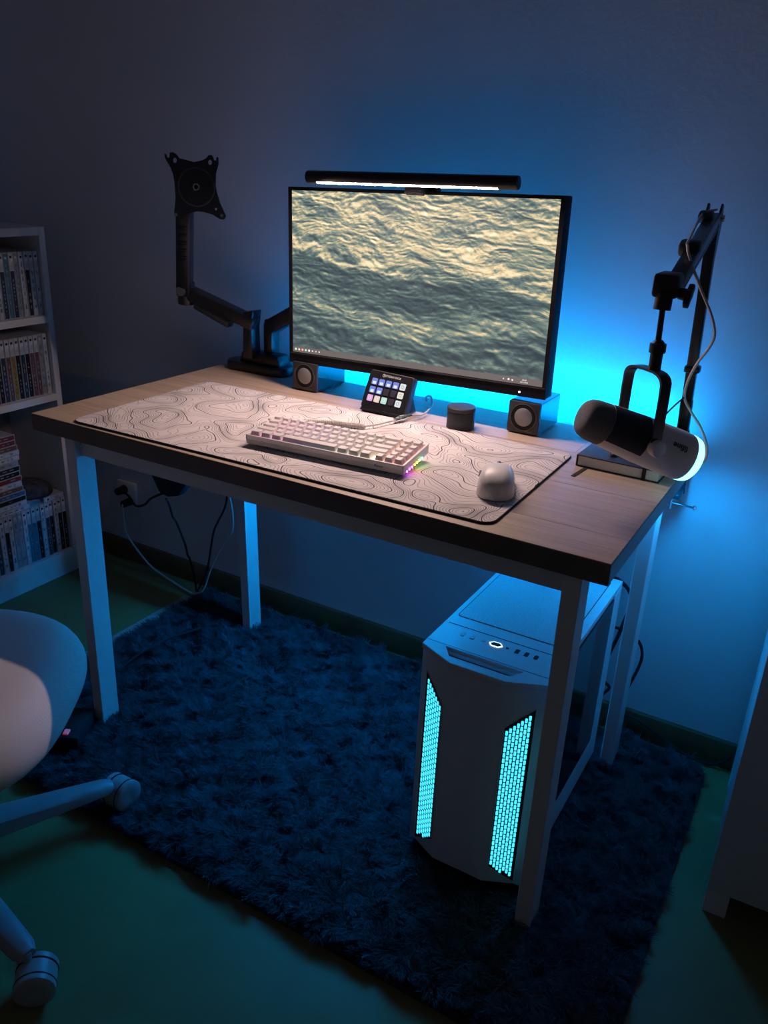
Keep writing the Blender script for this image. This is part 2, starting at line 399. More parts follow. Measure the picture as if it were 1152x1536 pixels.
s = thing('led_strip', 'blue LED strip under the right overhang of the desktop', 'led strip', (lx1 + .025, .52, ZT))
obj('channel', box(lx1 + .016, lx1 + .034, .47, .565, ZT - .004, ZT - .0002), m_white, s)
obj('diffuser', box(lx1 + .018, lx1 + .032, .472, .563, ZT - .0052, ZT - .004), m_lstrip, s)
# ================================================================== rug
rx0, rx1, ry0, ry1 = -.155, 1.335, -.205, .665
rug = thing('shag_rug', 'dark navy shaggy rug under the desk', 'rug', ((rx0 + rx1) / 2, (ry0 + ry1) / 2, 0))
rg = mv(plate([rrect(rx0 + .012, rx1 - .012, ry0 + .012, ry1 - .012, .05)], .012), (0, 0, .0062))
obj('backing', rg, m_felt, rug)
def fur(n):
    x = rng.uniform(rx0, rx1, n); y = rng.uniform(ry0, ry1, n)
    ex = .012 * np.sin(y * 31) + .008 * np.sin(y * 73 + 1); ey = .012 * np.sin(x * 27) + .008 * np.sin(x * 61 + 2)
    ok = (x > rx0 + .012 + np.abs(ex)) & (x < rx1 - .012 - np.abs(ex)) & (y > ry0 + .012 + np.abs(ey)) & (y < ry1 - .012 - np.abs(ey))
    # rounded corners
    for cx, cy, sx_, sy_ in ((rx0, ry0, 1, 1), (rx1, ry0, -1, 1), (rx0, ry1, 1, -1), (rx1, ry1, -1, -1)):
        ux, uy = (x - cx) * sx_, (y - cy) * sy_; r = .09
        ok &= ~((ux < r) & (uy < r) & ((ux - r) ** 2 + (uy - r) ** 2 > r * r))
    x, y = x[ok], y[ok]; n = len(x)
    f = lambda a, b, c: np.sin(x * a + np.sin(y * b) * 1.7 + c) + .7 * np.sin(y * a * 1.3 + np.sin(x * b * .8) * 1.5 + c * 2)
    ang = -2.2 + .9 * f(23, 31, .3) + 1.0 * f(83, 71, 1.1) + .7 * f(190, 160, 2.1) + rng.normal(0, .55, n)
    lean = .75 + .13 * f(57, 63, 2.2) + .16 * f(151, 137, .7)
    ln = .033 * (1 + .07 * f(38, 44, 3.1) + .10 * f(127, 113, 1.3)) * rng.uniform(.75, 1.2, n)
    edge = np.minimum.reduce([x - rx0, rx1 - x, y - ry0, ry1 - y]); ln *= np.clip(.55 + edge / .08, .55, 1)
    lean = np.clip(lean, .3, 1.3)
    w = rng.uniform(.0006, .0012, n); dx, dy = np.cos(ang), np.sin(ang); px, py = -dy, dx
    ts = [0, .45, .8, 1.0]; V = []
    for k, t in enumerate(ts):
        th = lean * (0.35 + 1.0 * t)
        r = ln * t; cx = x + dx * r * np.sin(th); cy = y + dy * r * np.sin(th); cz = .011 + r * np.cos(th)
        cz = np.maximum(cz, .003)
        ww = w * (1 - .55 * t)
        if k < 3:
            V.append(np.stack([cx - px * ww, cy - py * ww, cz], 1)); V.append(np.stack([cx + px * ww, cy + py * ww, cz], 1))
        else: V.append(np.stack([cx, cy, cz], 1))
    V = np.stack(V, 1).reshape(-1, 3)
    b = (np.arange(n) * 7)[:, None]
    q = np.concatenate([b + np.array([[0, 1, 3, 2]]), b + np.array([[2, 3, 5, 4]])], 0); t3 = b + np.array([[4, 5, 6]])
    me = bpy.data.meshes.new('pile'); nq, nt_ = len(q), len(t3)
    V -= np.array(rug['_o'][:])
    me.vertices.add(len(V)); me.vertices.foreach_set('co', V.astype(np.float32).ravel())
    me.loops.add(nq * 4 + nt_ * 3); me.loops.foreach_set('vertex_index', np.concatenate([q.ravel(), t3.ravel()]).astype(np.int32))
    me.polygons.add(nq + nt_); me.polygons.foreach_set('loop_start', np.concatenate([np.arange(nq) * 4, nq * 4 + np.arange(nt_) * 3]).astype(np.int32))
    me.update(calc_edges=True); me.validate(); me.materials.append(m_pile); return me
o = obj('pile', fur(230000), None, rug); o['kind'] = 'stuff'
u_ = tag(obj('painted_floor_light', mv(plate([rrect(rx0 - .035, .2, .05, .60, .01)], .002), (0, 0, .001)), m_litfloor), 'pale thin sheet standing in for lit floor along the left rug edge', 'painted light')  # thin pale sheet added to paint the lit band of floor beside the rug

# ================================================================== desk mat
pad = thing('desk_mat', 'pale pink topographic contour desk mat on the desk', 'desk mat', (.555, .21, H))
PM = Matrix.Translation((.545, .217, H)) @ Matrix.Rotation(math.radians(.9), 4, 'Z')
PW, PD = .885, .405
obj('rubber_base', xf(mv(plate([rrect(-PW / 2, PW / 2, -PD / 2, PD / 2, .022)], .0032, .0006), (0, 0, .0017)), PM), m_rub, pad)
obj('printed_top', xf(mv(plate([rrect(-PW / 2 + .0012, PW / 2 - .0012, -PD / 2 + .0012, PD / 2 - .0012, .021)], .0008, .0003), (0, 0, .0037)), PM), m_topo, pad)
HP = H + .0042

# ================================================================== monitor
MW, MH, MD = .618, .376, .04
MM = Matrix.Translation((.5775, .502, .9965)) @ Matrix.Rotation(math.radians(-1.35), 4, 'Y') @ Matrix.Rotation(math.radians(-1.0), 4, 'X')
mon = thing('monitor', 'black flat monitor showing a golden evening sea', 'monitor', (.5775, .52, .80))
def mm(g): return xf(g, MM)
CH = .024
obj('housing', mm(box(-MW / 2, MW / 2, .004, MD, -MH / 2, MH / 2, .003)), m_mon, mon)
obj('back_cover', mm(box(-.16, .16, MD - .001, MD + .02, -.10, .10, .008)), m_black, mon)
bz = .0085
lo = [(-MW / 2, -MH / 2), (MW / 2, -MH / 2), (MW / 2, MH / 2), (-MW / 2, MH / 2)]
li = [(-MW / 2 + bz, -MH / 2 + CH), (MW / 2 - bz, -MH / 2 + CH), (MW / 2 - bz, MH / 2 - bz * .8), (-MW / 2 + bz, MH / 2 - bz * .8)]
RX = Matrix.Rotation(PI / 2, 4, 'X')
obj('bezel', mm(mv(xf(plate([lo, li], .004), RX), (0, .002, 0))), m_mon, mon)
sw, sh = MW - 2 * bz, MH - CH - bz * .8
sc0 = [(-MW / 2 + bz, .0022, -MH / 2 + CH), (MW / 2 - bz, .0022, -MH / 2 + CH), (MW / 2 - bz, .0022, MH / 2 - bz * .8), (-MW / 2 + bz, .0022, MH / 2 - bz * .8)]
scr = obj('screen', mm((sc0, [[0, 1, 2, 3]])), m_sea, mon, smooth=False)
uvl = scr.data.uv_layers.new(name='UVMap')
inv = MM.inverted()
for lp in scr.data.loops:
    c = inv @ (Vector(scr.data.vertices[lp.vertex_index].co) + Vector(mon['_o'])); uvl.data[lp.index].uv = ((c.x + MW / 2 - bz) / sw, (c.z + MH / 2 - CH) / sh)
obj('chin_strip', mm(box(-MW / 2 + .002, MW / 2 - .002, -.0012, .0005, -MH / 2 + CH - .0035, -MH / 2 + CH - .0012)), m_charm, mon)
obj('power_led', mm(cyl((.255, -.0012, -MH / 2 + .009), (.255, .0, -MH / 2 + .009), .0019, n=10)), m_pled, mon)
ics = [(.4, .95, .75), (1, .62, .4), (1, .32, .25), (.3, .7, .5), (1, .95, .85), (.7, .7, .68), (.45, .43, .42), (.55, .52, .5)]
for k, c in enumerate(ics):
    x = -MW / 2 + bz + .008 + k * .0092; z = -MH / 2 + CH + .0065
    obj('taskbar_icon', mm(cyl((x, .0015, z), (x, .0021, z), .0024 if k < 5 else .0017, n=10)), glow('icon_%d' % k, c, .9), scr)
for x, wd, z in ((.218, .003, .0065), (.229, .005, .0068), (.237, .004, .006)):
    obj('tray_icon', mm(cyl((x, .0015, -MH / 2 + CH + z), (x, .0021, -MH / 2 + CH + z), wd * .42, n=8)), m_icon if 'm_icon' in globals() else globals().setdefault('m_icon', glow('tray_icon', (.9, .82, .75), .9)), scr)
for dz, wd in ((.0088, .009), (.0042, .016)):
    t_ = text('23:43' if dz > .005 else '09/11/2022', .0042 if dz > .005 else .0036, .0001)
    obj('clock_text', mm(mv(xf(t_, RX), (.262, .0018, -MH / 2 + CH + dz))), m_icon, scr)

# light bar on the monitor
bar = thing('monitor_light_bar', 'black light bar glowing white on top of the monitor', 'light bar', (.575, .47, 1.19))
b0, b1 = Vector((.345, .463, 1.1995)), Vector((.806, .463, 1.209))
ad = (b1 - b0).normalized()
obj('tube', cyl(b0, b1, .0125, n=96, bev=.002), m_black, bar)
u0, u1 = b0 + ad * .027, b1 - ad * .038
# diffuser: an arc of the tube facing down and to the front
dn = Vector((0, -.48, -.877)); sd = ad.cross(dn).normalized(); dn = sd.cross(ad).normalized() * (1 if sd.cross(ad).dot(dn) > 0 else -1)
V, F = [], []
for p in (u0, u1):
    for k in range(7):
        a = math.radians(-14 + 28 * k / 6); V.append(tuple(p + (dn * math.cos(a) + sd * math.sin(a)) * .01254))
for k in range(6): F.append([k, k + 1, 8 + k, 7 + k])
obj('diffuser', (V, F), m_bar, bar)
obj('clip', join(box(.556, .60, .455, .492, 1.2075, 1.2165, .003), box(.558, .598, .487, .515, 1.178, 1.214, .003), box(.558, .598, .496, .4995, 1.176, 1.192, .001)), m_charm, bar)
obj('counterweight', box(.553, .603, .545, .565, 1.12, 1.20, .006), m_black, bar)
obj('clip_strap', box(.565, .591, .505, .55, 1.197, 1.206, .002), m_black, bar)

# ================================================================== monitor arm with two branches
arm = thing('monitor_mount', 'black dual monitor arm with an empty mounting plate beside the monitor', 'monitor arm', (.12, .585, H))
obj('base', bevel(mv(plate([rrect(.028, .215, .548, .618, .032, 8)], .022, .004), (0, 0, H + .0115)), .001, 1), m_black, arm)
obj('base_riser', bevel(prism([(.07, 0), (.195, 0), (.188, .028), (.077, .028)], (0, .612, H + .02), (1, 0, 0), (0, 0, 1), .048), .005), m_black, arm)
def link(p, q, w, h, up=(0, 0, 1), bev=.006):
    p, q = Vector(p), Vector(q); d = (q - p).normalized(); s = d.cross(Vector(up)).normalized(); u = s.cross(d)
    return xf(box(0, (q - p).length, -w / 2, w / 2, -h / 2, h / 2, bev), basis(p, d, -s) if False else Matrix(((d.x, s.x, u.x, p.x), (d.y, s.y, u.y, p.y), (d.z, s.z, u.z, p.z), (0, 0, 0, 1))))
obj('post', bevel(prism([(.092, 0), (.122, 0), (.120, .075), (.127, .118), (.096, .112)], (0, .585, H + .035), (1, 0, 0), (0, 0, 1), .035), .003), m_blackm, arm)
obj('post', bevel(prism([(.130, 0), (.156, 0), (.156, .075), (.152, .10), (.134, .10), (.130, .085)], (0, .617, H + .03), (1, 0, 0), (0, 0, 1), .032), .003), m_blackm, arm)
obj('lower_arm', link((.122, .568, .858), (-.075, .535, .922), .04, .032), m_blackm, arm)
obj('arm_cover', link((.055, .556, .852), (-.04, .538, .892), .03, .022), m_charm, arm)
obj('lower_arm', link((.142, .600, .850), (.245, .585, .905), .034, .036), m_blackm, arm)
obj('monitor_head', join(link((.235, .590, .90), (.40, .600, .985), .03, .034), box(.38, .48, .576, .62, .95, 1.03, .006), box(.39, .47, .5635, .577, .955, 1.035, .003)), m_blackm, arm)
obj('elbow', cyl((-.068, .533, .888), (-.066, .533, .945), .021, n=28, bev=.004), m_blackm, arm)
ua0, ua1 = Vector((-.068, .528, .912)), Vector((-.008, .478, 1.12))
obj('upper_arm', link(ua0, ua1, .036, .034, up=(.4, -.87, 0)), m_blackm, arm)
cl = obj('elbow_cap', cyl(ua0 + Vector((.006, -.018, .01)), ua0 + Vector((.010, -.0245, .012)), .0115, n=24), m_ring, arm)
# spring windows on the front face of the upper arm
dd = (ua1 - ua0).normalized(); fr_ = Vector((.4, -.87, 0)); ss = dd.cross(fr_).normalized(); fr_ = ss.cross(dd).normalized()
if fr_.y > 0: fr_ = -fr_
for k in range(5):
    c = ua0 + dd * (.105 + k * .0185) + fr_ * .017
    obj('spring_coil', xf(cyl((-.011, 0, -.002), (.011, 0, .003), .0042, n=12, bev=.001), Matrix(((ss.x, fr_.x, dd.x, c.x), (ss.y, fr_.y, dd.y, c.y), (ss.z, fr_.z, dd.z, c.z), (0, 0, 0, 1)))), m_blackg, arm)
PC0 = Vector((.046, .46, 1.165)); ph = Vector((.8733, .4872, 0)); pv = Vector((-.06, .108, .992)).normalized(); ph = (ph - pv * ph.dot(pv)).normalized()
obj('tilt_head', join(cyl(PC0 + ph.cross(pv) * -.006, PC0 + ph.cross(pv) * -.045, .019, n=28), link(PC0 + ph.cross(pv) * -.035, ua1 + Vector((0, 0, .004)), .028, .03)), m_blackm, arm)
ol = [(170, 110), (195, 120), (213, 165), (238, 160), (245, 95), (290, 88), (340, 110), (385, 165), (470, 180), (590, 205), (700, 180), (760, 150), (800, 105), (845, 100), (868, 130), (880, 170), (905, 170), (915, 120), (940, 130), (942, 220), (905, 340), (898, 500), (915, 600), (960, 740), (1020, 860), (1045, 910), (1030, 950), (1000, 967), (950, 960), (850, 905), (720, 875), (620, 870), (520, 905), (440, 950), (380, 980), (335, 975), (305, 950), (290, 900), (305, 800), (315, 700), (305, 500), (285, 380), (250, 290), (190, 200), (172, 150)]
sc = 1 / 9.6 / 674
cv = lambda q: ((q[0] - 620) * sc, -(q[1] - 540) * sc)
holes = [[cv(q) for q in circ(318, 195, 26, 14, 34)], [cv(q) for q in circ(325, 245, 12, 10, 20)], [cv(q) for q in circ(820, 200, 26, 14, 34)], [cv(q) for q in circ(900, 825, 15, 12, 18)], [cv(q) for q in circ(408, 832, 13, 12, 16)], [cv(q) for q in circ(620, 540, 30)]]
vp = obj('mounting_plate', xf(plate([[cv(q) for q in ol], holes[0], holes[2], holes[3], holes[4], holes[5]], .0035, .0007), basis(PC0, ph, pv)), m_blackg, arm)
obj('centre_bolt', xf(plate([circ(0, 0, .0078), circ(0, 0, .0045)], .003, .0005), basis(PC0 + ph.cross(pv) * .0025, ph, pv)), m_chrome, vp)
obj('embossed_ring', xf(plate([circ(0, 0, .042, 40), circ(0, 0, .0385, 40)], .0016, .0006), basis(PC0 + ph.cross(pv) * .0018, ph, pv)), m_charm, vp)
for q in ((985, 912), (325, 930)):
    a, b = cv(q); c = PC0 + ph * a + pv * b
    obj('corner_screw', cyl(c - ph.cross(pv) * -.001, c + ph.cross(pv) * .006, .0035, n=12), m_chrome, vp)

# ================================================================== desktop speakers
def speaker(x0, label):
    wd, dp, ht = .067, .115, .066; y0 = .497
    t = thing('desktop_speaker', label, 'speaker', (x0 + wd / 2, y0 + dp / 2, H), 'pair of small desktop speakers')
    obj('cabinet', box(x0, x0 + wd, y0, y0 + dp, H + .002, H + ht, .002, 1), m_blackg, t)
    obj('front_baffle', box(x0 + .0005, x0 + wd - .0005, y0 - .005, y0 + .002, H + .0025, H + ht - .0005, .0015), m_charm, t)
    c = Vector((x0 + wd * .5, y0 - .005, H + ht * .54))
    obj('cone_ring', lathe([(0, .0275), (.0012, .0275), (.0016, .0268), (.0012, .0261), (0, .0261)], c, (0, -1, 0), 40), m_ring, t)
    obj('surround', lathe([(0, .0255), (.001, .025), (.0014, .023), (.0006, .0205), (.0006, .0001)], c, (0, -1, 0), 40), m_rub, t)
    obj('cone', lathe([(.0006, .0188), (.0016, .0178), (.0034, .012), (.0042, .006), (.0044, .0002)], c, (0, -1, 0), 36), m_cone, t)
    obj('maker_mark', box(x0 + wd * .6, x0 + wd * .82, y0 - .0053, y0 - .0048, H + .0065, H + .008), m_txt if False else m_ring, t)
    for fx in (x0 + .008, x0 + wd - .008):
        for fy in (y0 + .01, y0 + dp - .012): obj('foot', cyl((fx, fy, H), (fx, fy, H + .002), .004, n=10), m_rub, t)
    return t
speaker(.2865, 'small black speaker left of the button pad below the monitor')
speaker(.8195, 'small black speaker below the right end of the monitor')

# ================================================================== button pad (15 lit keys) on a tilted stand
sd_ = thing('button_pad', 'black button pad with fifteen little lit screen keys', 'button pad', (.565, .455, HP if False else H))
o0 = Vector((.5035, .4385, H + .0085)); hx = Vector((.1125, -.012, 0)).normalized(); vy = Vector((.010, .034, .0755)); vlen = vy.length; vy = (vy - hx * vy.dot(hx)).normalized(); nz = hx.cross(vy)
BW, BH = .1135, .0835
SM = basis(o0, hx, vy)
obj('body', xf(mv(plate([rrect(0, BW, 0, BH, .006)], .018, .002), (0, 0, -.009)), SM), m_charm, sd_)
fp = obj('face_plate', xf(mv(plate([rrect(.0015, BW - .0015, .0015, BH - .0015, .005)], .0012, .0004), (0, 0, .0006)), SM), m_black, sd_)
kc = {'blue': (.13, .24, .80), 'white': (.82, .86, .92), 'cream': (.9, .88, .75), 'pink': (.85, .42, .8), 'peach': (.95, .72, .62), 'mint': (.5, .88, .75), 'off': (.045, .045, .07)}
lay = [['blue'] * 4 + ['white'], ['blue', 'blue', 'off', 'off', 'cream'], ['pink', 'peach', 'mint', 'off', 'white']]
km = {k: (glow('key_' + k, c, .85, .06) if k != 'off' else mat('key_off', c, .35)) for k, c in kc.items()}
m_kw = glow('key_icon_white', (.95, .97, 1), .8, .06); m_kd = glow('key_icon_grey', (.5, .55, .65), .6, .06)
for r_ in range(3):
    for c_ in range(5):
        x0 = .0125 + c_ * .0183; y0 = .0520 - r_ * .0182; n_ = lay[r_][c_]
        k_ = obj('lit_key' if n_ != 'off' else 'dark_key', xf(mv(plate([rrect(x0, x0 + .0138, y0, y0 + .0138, .002, 3)], .0022, .0005), (0, 0, .0016)), SM), km[n_], sd_)
        if n_ == 'blue': obj('key_icon', xf(mv(plate([rrect(x0 + .0035, x0 + .012, y0 + .0012, y0 + .0072, .001, 2)], .0004), (0, 0, .0029)), SM), m_kw, k_)
        elif n_ != 'off': obj('key_icon', xf(mv(plate([circ(x0 + .0069, y0 + .0069, .0035, 12), circ(x0 + .0069, y0 + .0069, .0026, 12)], .0004), (0, 0, .0029)), SM), m_kd if n_ in ('white', 'cream') else m_kw, k_)
obj('lettering', xf(mv(text('STREAM DECK', .0062, .0002), (.0625, .0745, .0014)), SM), m_wtxt, fp)
obj('logo', join(xf(mv(plate([circ(.0385, .0745, .0034, 20), circ(.0385, .0745, .0026, 20)], .0004), (0, 0, .0014)), SM), xf(mv(plate([rrect(.0378, .0412, .0742, .0750, .0003, 2)], .0004), (0, 0, .0014)), SM)), m_wtxt, fp)
bk = o0 + vy * .06 - nz * .02; 
obj('stand', join(prism([(0, 0), (.055, 0), (.03, .052)], o0 + hx * .012 + Vector((.0, .016, -.0075)), (0, 1, 0), (0, 0, 1), .003), prism([(0, 0), (.055, 0), (.03, .052)], o0 + hx * .102 + Vector((.0, .016, -.0075)), (0, 1, 0), (0, 0, 1), .003), box(o0.x + .004, o0.x + .108, o0.y - .008, o0.y + .05, H + .0044, H + .0075, .001)), m_black, sd_)
obj('stand_lip', xf(box(.004, BW - .004, -.006, .001, -.016, .003, .0015), SM), m_black, sd_)

# ================================================================== keyboard
kb = thing('keyboard', 'white compact mechanical keyboard with pink backlight on the mat', 'keyboard', (.471, .094, HP))
KM = Matrix.Translation((.471, .094, HP + .003)) @ Matrix.Rotation(math.radians(4.2), 4, 'Z') @ Matrix.Rotation(math.radians(5.5), 4, 'X')
KW, KD = .318, .106
def kk(g): return xf(g, KM)
case_prof = [(0, 0), (KD, 0), (KD, .016), (KD - .0015, .0175), (KD - .004, .0175), (KD - .004, .010), (.004, .010), (.004, .0175), (.0015, .0175), (0, .016)]
obj('case', kk(join(box(0, KW, 0, KD, 0, .010, .0015), box(0, KW, 0, .0045, .006, .0175, .001), box(0, KW, KD - .0045, KD, .006, .0175, .001), box(0, .0045, 0, KD, .006, .0175, .001), box(KW - .0045, KW, 0, KD, .006, .0175, .001))), m_wplas, kb)
pl = obj('backlit_plate', box(.0046, KW - .0046, .0046, KD - .0046, .0100, .0112), m_kglow, kb); pl.data.transform(Matrix.Translation(kb['_o'])); pl.matrix_local = Matrix.Translation((0, 0, .003)) @ KM.to_quaternion().to_matrix().to_4x4()
U, UY = .01795, .0191
def cap_mesh(wu, cache={}):
    if wu in cache: return cache[wu]
    a, b = wu * U / 2 - .0007, UY / 2 - .0007; ta, tb = a - .0026, b - .0030; h = .0108
    V = [(-a, -b, 0), (a, -b, 0), (a, b, 0), (-a, b, 0), (-ta, -tb - .0006, h - .0002), (ta, -tb - .0006, h - .0002), (ta, tb - .0006, h), (-ta, tb - .0006, h), (0, -tb - .0006, h - .0006), (0, tb - .0006, h - .0006)]
    F = [[0, 1, 5, 8, 4], [1, 2, 6, 5], [2, 3, 7, 9, 6], [3, 0, 4, 7], [4, 8, 9, 7], [8, 5, 6, 9], [3, 2, 1, 0]]
    me = mesh('keycap', bevel((V, F), .0007, 1, 40), ang=30); me.materials.append(m_cap); cache[wu] = me; return me
m_cap = mat('white_keycap', (.74, .70, .70), .45, var=.02)
rowsk = [[1] * 13 + [2, .12, 1, 1], [1.5] + [1] * 12 + [1.5, .12, 1, 1], [1.75] + [1] * 11 + [2.25, .12, 1, 1], [2.25] + [1] * 10 + [2.75 - 1 + 1 - 1 + 0, 1 - 1 + 0, .12, 1, 1], [1.25] * 3 + [6.25] + [1.25] * 3 + [.37, 1, 1, 1]]
rowsk[3] = [2.25] + [1] * 10 + [2.75, .12, 1, 1]
krot = KM.to_quaternion().to_matrix().to_4x4()
for r_, row in enumerate(rowsk):
    x = .0052
    for wu in row:
        if wu < .5: x += wu * U; continue
        k_ = obj('keycap', cap_mesh(wu), m_cap, kb)
        k_.matrix_local = Matrix.Translation((0, 0, .003)) @ krot @ Matrix.Translation((x + wu * U / 2, KD - .0052 - UY / 2 - r_ * UY, .0125 + (.0006, 0, -.0003, 0, .0008)[r_])) @ Matrix.Rotation(math.radians((-3, -1, 0, 2, 3)[r_]), 4, 'X')
        x += wu * U
obj('front_lettering', kk(mv(xf(text('Riyco', .0072, .0002, .25), RX), (KW - .048, -.0002, .0085))), m_dtxt, kb)
obj('rear_foot', kk(join(box(.03, .06, KD - .02, KD - .01, -.012, .001, .001), box(KW - .06, KW - .03, KD - .02, KD - .01, -.012, .001, .001))), m_wplas, kb)
for k, c in enumerate([(.55, .08, 1), (.9, .05, .9), (1, .05, .35), (1, .35, .02), (.85, .9, .03), (.25, 1, .08), (.05, .9, .3)]):
    y = .012 + k * .0105
    obj('edge_led', kk(box(KW, KW + .0012, y, y + .0024, .0012, .0036)), glow('edge_led_%d' % k, c, 26.0), kb)

# coiled keyboard cable with its connector
def coil(p, q, turns, r, wire):
    p, q = Vector(p), Vector(q); d = (q - p); n = turns * 9; out = []
    u, v, dn_ = frame(d)
    for i in range(n + 1):
        a = 2 * PI * turns * i / n; out.append(p + d * (i / n) + (u * math.cos(a) + v * math.sin(a)) * r)
    return tube(out, wire, 6, 0)
kcab = thing('keyboard_cable', 'beige coiled keyboard cable with metal connector behind the keyboard', 'cable', (.55, .35, HP))
cz = HP + .0062
obj('coil', join(coil((.478, .262, cz), (.530, .292, cz), 16, .004, .0016), coil((.530, .292, cz), (.592, .312, cz), 18, .004, .0016)), m_braid, kcab)
obj('cord', join(tube([(.44, .202, HP + .018), (.447, .228, cz + .004), (.462, .252, cz), (.478, .262, cz)], .002), tube([(.592, .312, cz), (.605, .335, cz), (.612, .362, cz), (.620, .385, cz)], .002)), m_braid, kcab)
c0, c1 = Vector((.619, .383, cz)), Vector((.634, .433, cz + .004)); cdv = (c1 - c0)
obj('metal_connector', lathe([(0, .003), (.001, .0052), (.014, .0052), (.0145, .0064), (.027, .0064), (.0275, .0052), (.034, .0052), (.0345, .0058), (.046, .0058), (.049, .003)], c0, cdv, 20), m_chrome, kcab)
obj('tail_cord', tube([c1, (.640, .470, H + .008), (.634, .520, H + .015), (.618, .545, H + .028), (.600, .56, H + .02), (.59, .585, H + .004), (.585, .618, H + .003)], .0018), m_cablew, kcab)

# ================================================================== puck
pk = thing('round_puck', 'dark blue grey round puck on the desk by the right speaker', 'puck', (.733, .457, H))
obj('body', lathe([(0, .027), (.001, .0285), (.034, .0285), (.035, .028)], (.733, .457, H), (0, 0, 1), 48), m_charm, pk)
obj('dial', lathe([(.0358, .0283), (.0365, .029), (.0435, .029), (.045, .0275), (.0452, .001)], (.733, .457, H), (0, 0, 1), 48), m_charm, pk)

# ================================================================== mouse
ms = thing('mouse', 'white wireless mouse on the right part of the mat', 'mouse', (.938, .165, HP))
def mouse_geo():
    n, m_ = 26, 20; V, F = [], []; Ln = .122
    for i in range(n + 1):
        t = i / n; y = -Ln / 2 + Ln * t
        e = max(0, 1 - (abs(2 * t - 1)) ** 3.2) ** .42
        hw = .0315 * (1 - .10 * math.exp(-((t - .58) / .2) ** 2)) * e; hh = (.041 * math.sin(PI * min(1, (.10 + t * .78)) ** .80) ** .75 if True else 0)
        hh = .041 * (1 - ((t - .42) / .80) ** 2) * (e ** .55)
        for k in range(m_ + 1):
            a = PI * k / m_; cx = math.cos(a); sx_ = math.sin(a)
            V.append((hw * math.copysign(abs(cx) ** .62, cx), y, .0015 + hh * sx_ ** .72))
    w_ = m_ + 1
    for i in range(n):
        for k in range(m_): F.append([i * w_ + k, i * w_ + k + 1, (i + 1) * w_ + k + 1, (i + 1) * w_ + k])
        F.append([i * w_, (i + 1) * w_, (i + 1) * w_ + m_, i * w_ + m_])
    return V, F
MSM = Matrix.Translation((.937, .163, HP)) @ Matrix.Rotation(math.radians(20), 4, 'Z')
obj('shell', xf(mouse_geo(), MSM), m_wplas, ms, ang=60)
obj('scroll_wheel', xf(cyl((-.0035, .041, .0255), (.0035, .041, .0255), .0085, n=20, bev=.002), MSM), m_charm, ms)
obj('side_button', xf(box(-.0302, -.0265, .002, .022, .018, .0225, .0015), MSM), m_charm, ms)
obj('glide_base', xf(mv(plate([circ(0, 0, .026, 24, .052)], .0016), (0, 0, .0008)), MSM), m_rub, ms)

# ================================================================== notebook
nb = thing('notebook', 'black hardcover notebook with elastic band under the microphone', 'notebook', (1.08, .42, H))
NM = Matrix.Translation((1.005, .372, H)) @ Matrix.Rotation(math.radians(-1.5), 4, 'Z')
obj('back_cover', xf(box(0, .15, 0, .20, 0, .0025, .001), NM), m_nb, nb)
obj('pages', xf(box(.003, .147, .002, .198, .0025, .0195), NM), m_paper, nb)
obj('front_cover', xf(box(0, .15, 0, .20, .0195, .022, .001), NM), m_nb, nb)
obj('spine', xf(box(-.0005, .003, 0, .20, .0005, .0215, .001), NM), m_nb, nb)
obj('elastic_band', xf(join(box(.119, .126, -.0012, .0, -.0002, .0228), box(.119, .126, -.0012, .2012, .022, .0228), box(.119, .126, .2, .2012, -.0002 + .0005, .0228)), NM), m_rub, nb)
obj('ribbon', prism([(0, 0), (.007, 0), (.001, -.062), (-.006, -.062)], (1.022, .373, H + .0006), (1, 0, 0), (0, 1, 0), .0006), m_rub, nb)
pen = thing('pen', 'small chrome tipped pen standing clip on the notebook under the microphone', 'pen', (1.062, .40, H + .023))
pen['label'] = 'chrome tipped black pen lying on the black notebook'
obj('barrel', cyl((1.063, .412, H + .0265), (1.090, .54, H + .0265), .0042, n=14), m_blackm, pen)
obj('tip', lathe([(0, .002), (.002, .0045), (.006, .0056), (.010, .0045), (.014, .0030), (.020, .0042)], (1.059, .393, H + .0275), (.2, .98, 0), 16), m_chrome, pen)

# ================================================================== microphone
MC = Vector((1.124, .262, .845)); MA = Vector((-.71, -.57, .345)).normalized(); ML = .21
A0 = MC - MA * (ML * .52)                       # ring end
mic = thing('microphone', 'white and navy microphone with a glowing cyan ring end', 'microphone', tuple(MC - Vector((0, 0, .05))))
ax = lambda prof, m_, nm, par=mic, **k: obj(nm, lathe(prof, A0, MA, 44, **k), m_, par)
ax([(.0145, .0385), (.017, .0392), (.03, .0398), (.10, .0385), (.168, .0345), (.170, .0338)], m_wplas, 'body')
ax([(-.002, .030), (-.001, .034), (.002, .0372), (.007, .0384), (.013, .0391), (.0146, .0388)], m_ringg, 'light_ring')
ax([(-.0025, .0005), (-.0035, .015), (-.0025, .029), (-.001, .0335)], m_wplas, 'base_cap')
ax([(.170, .0339), (.192, .0325), (.201, .0300), (.2065, .0260), (.209, .0200), (.210, .012), (.2102, .0005)], m_greyf, 'foam_end')
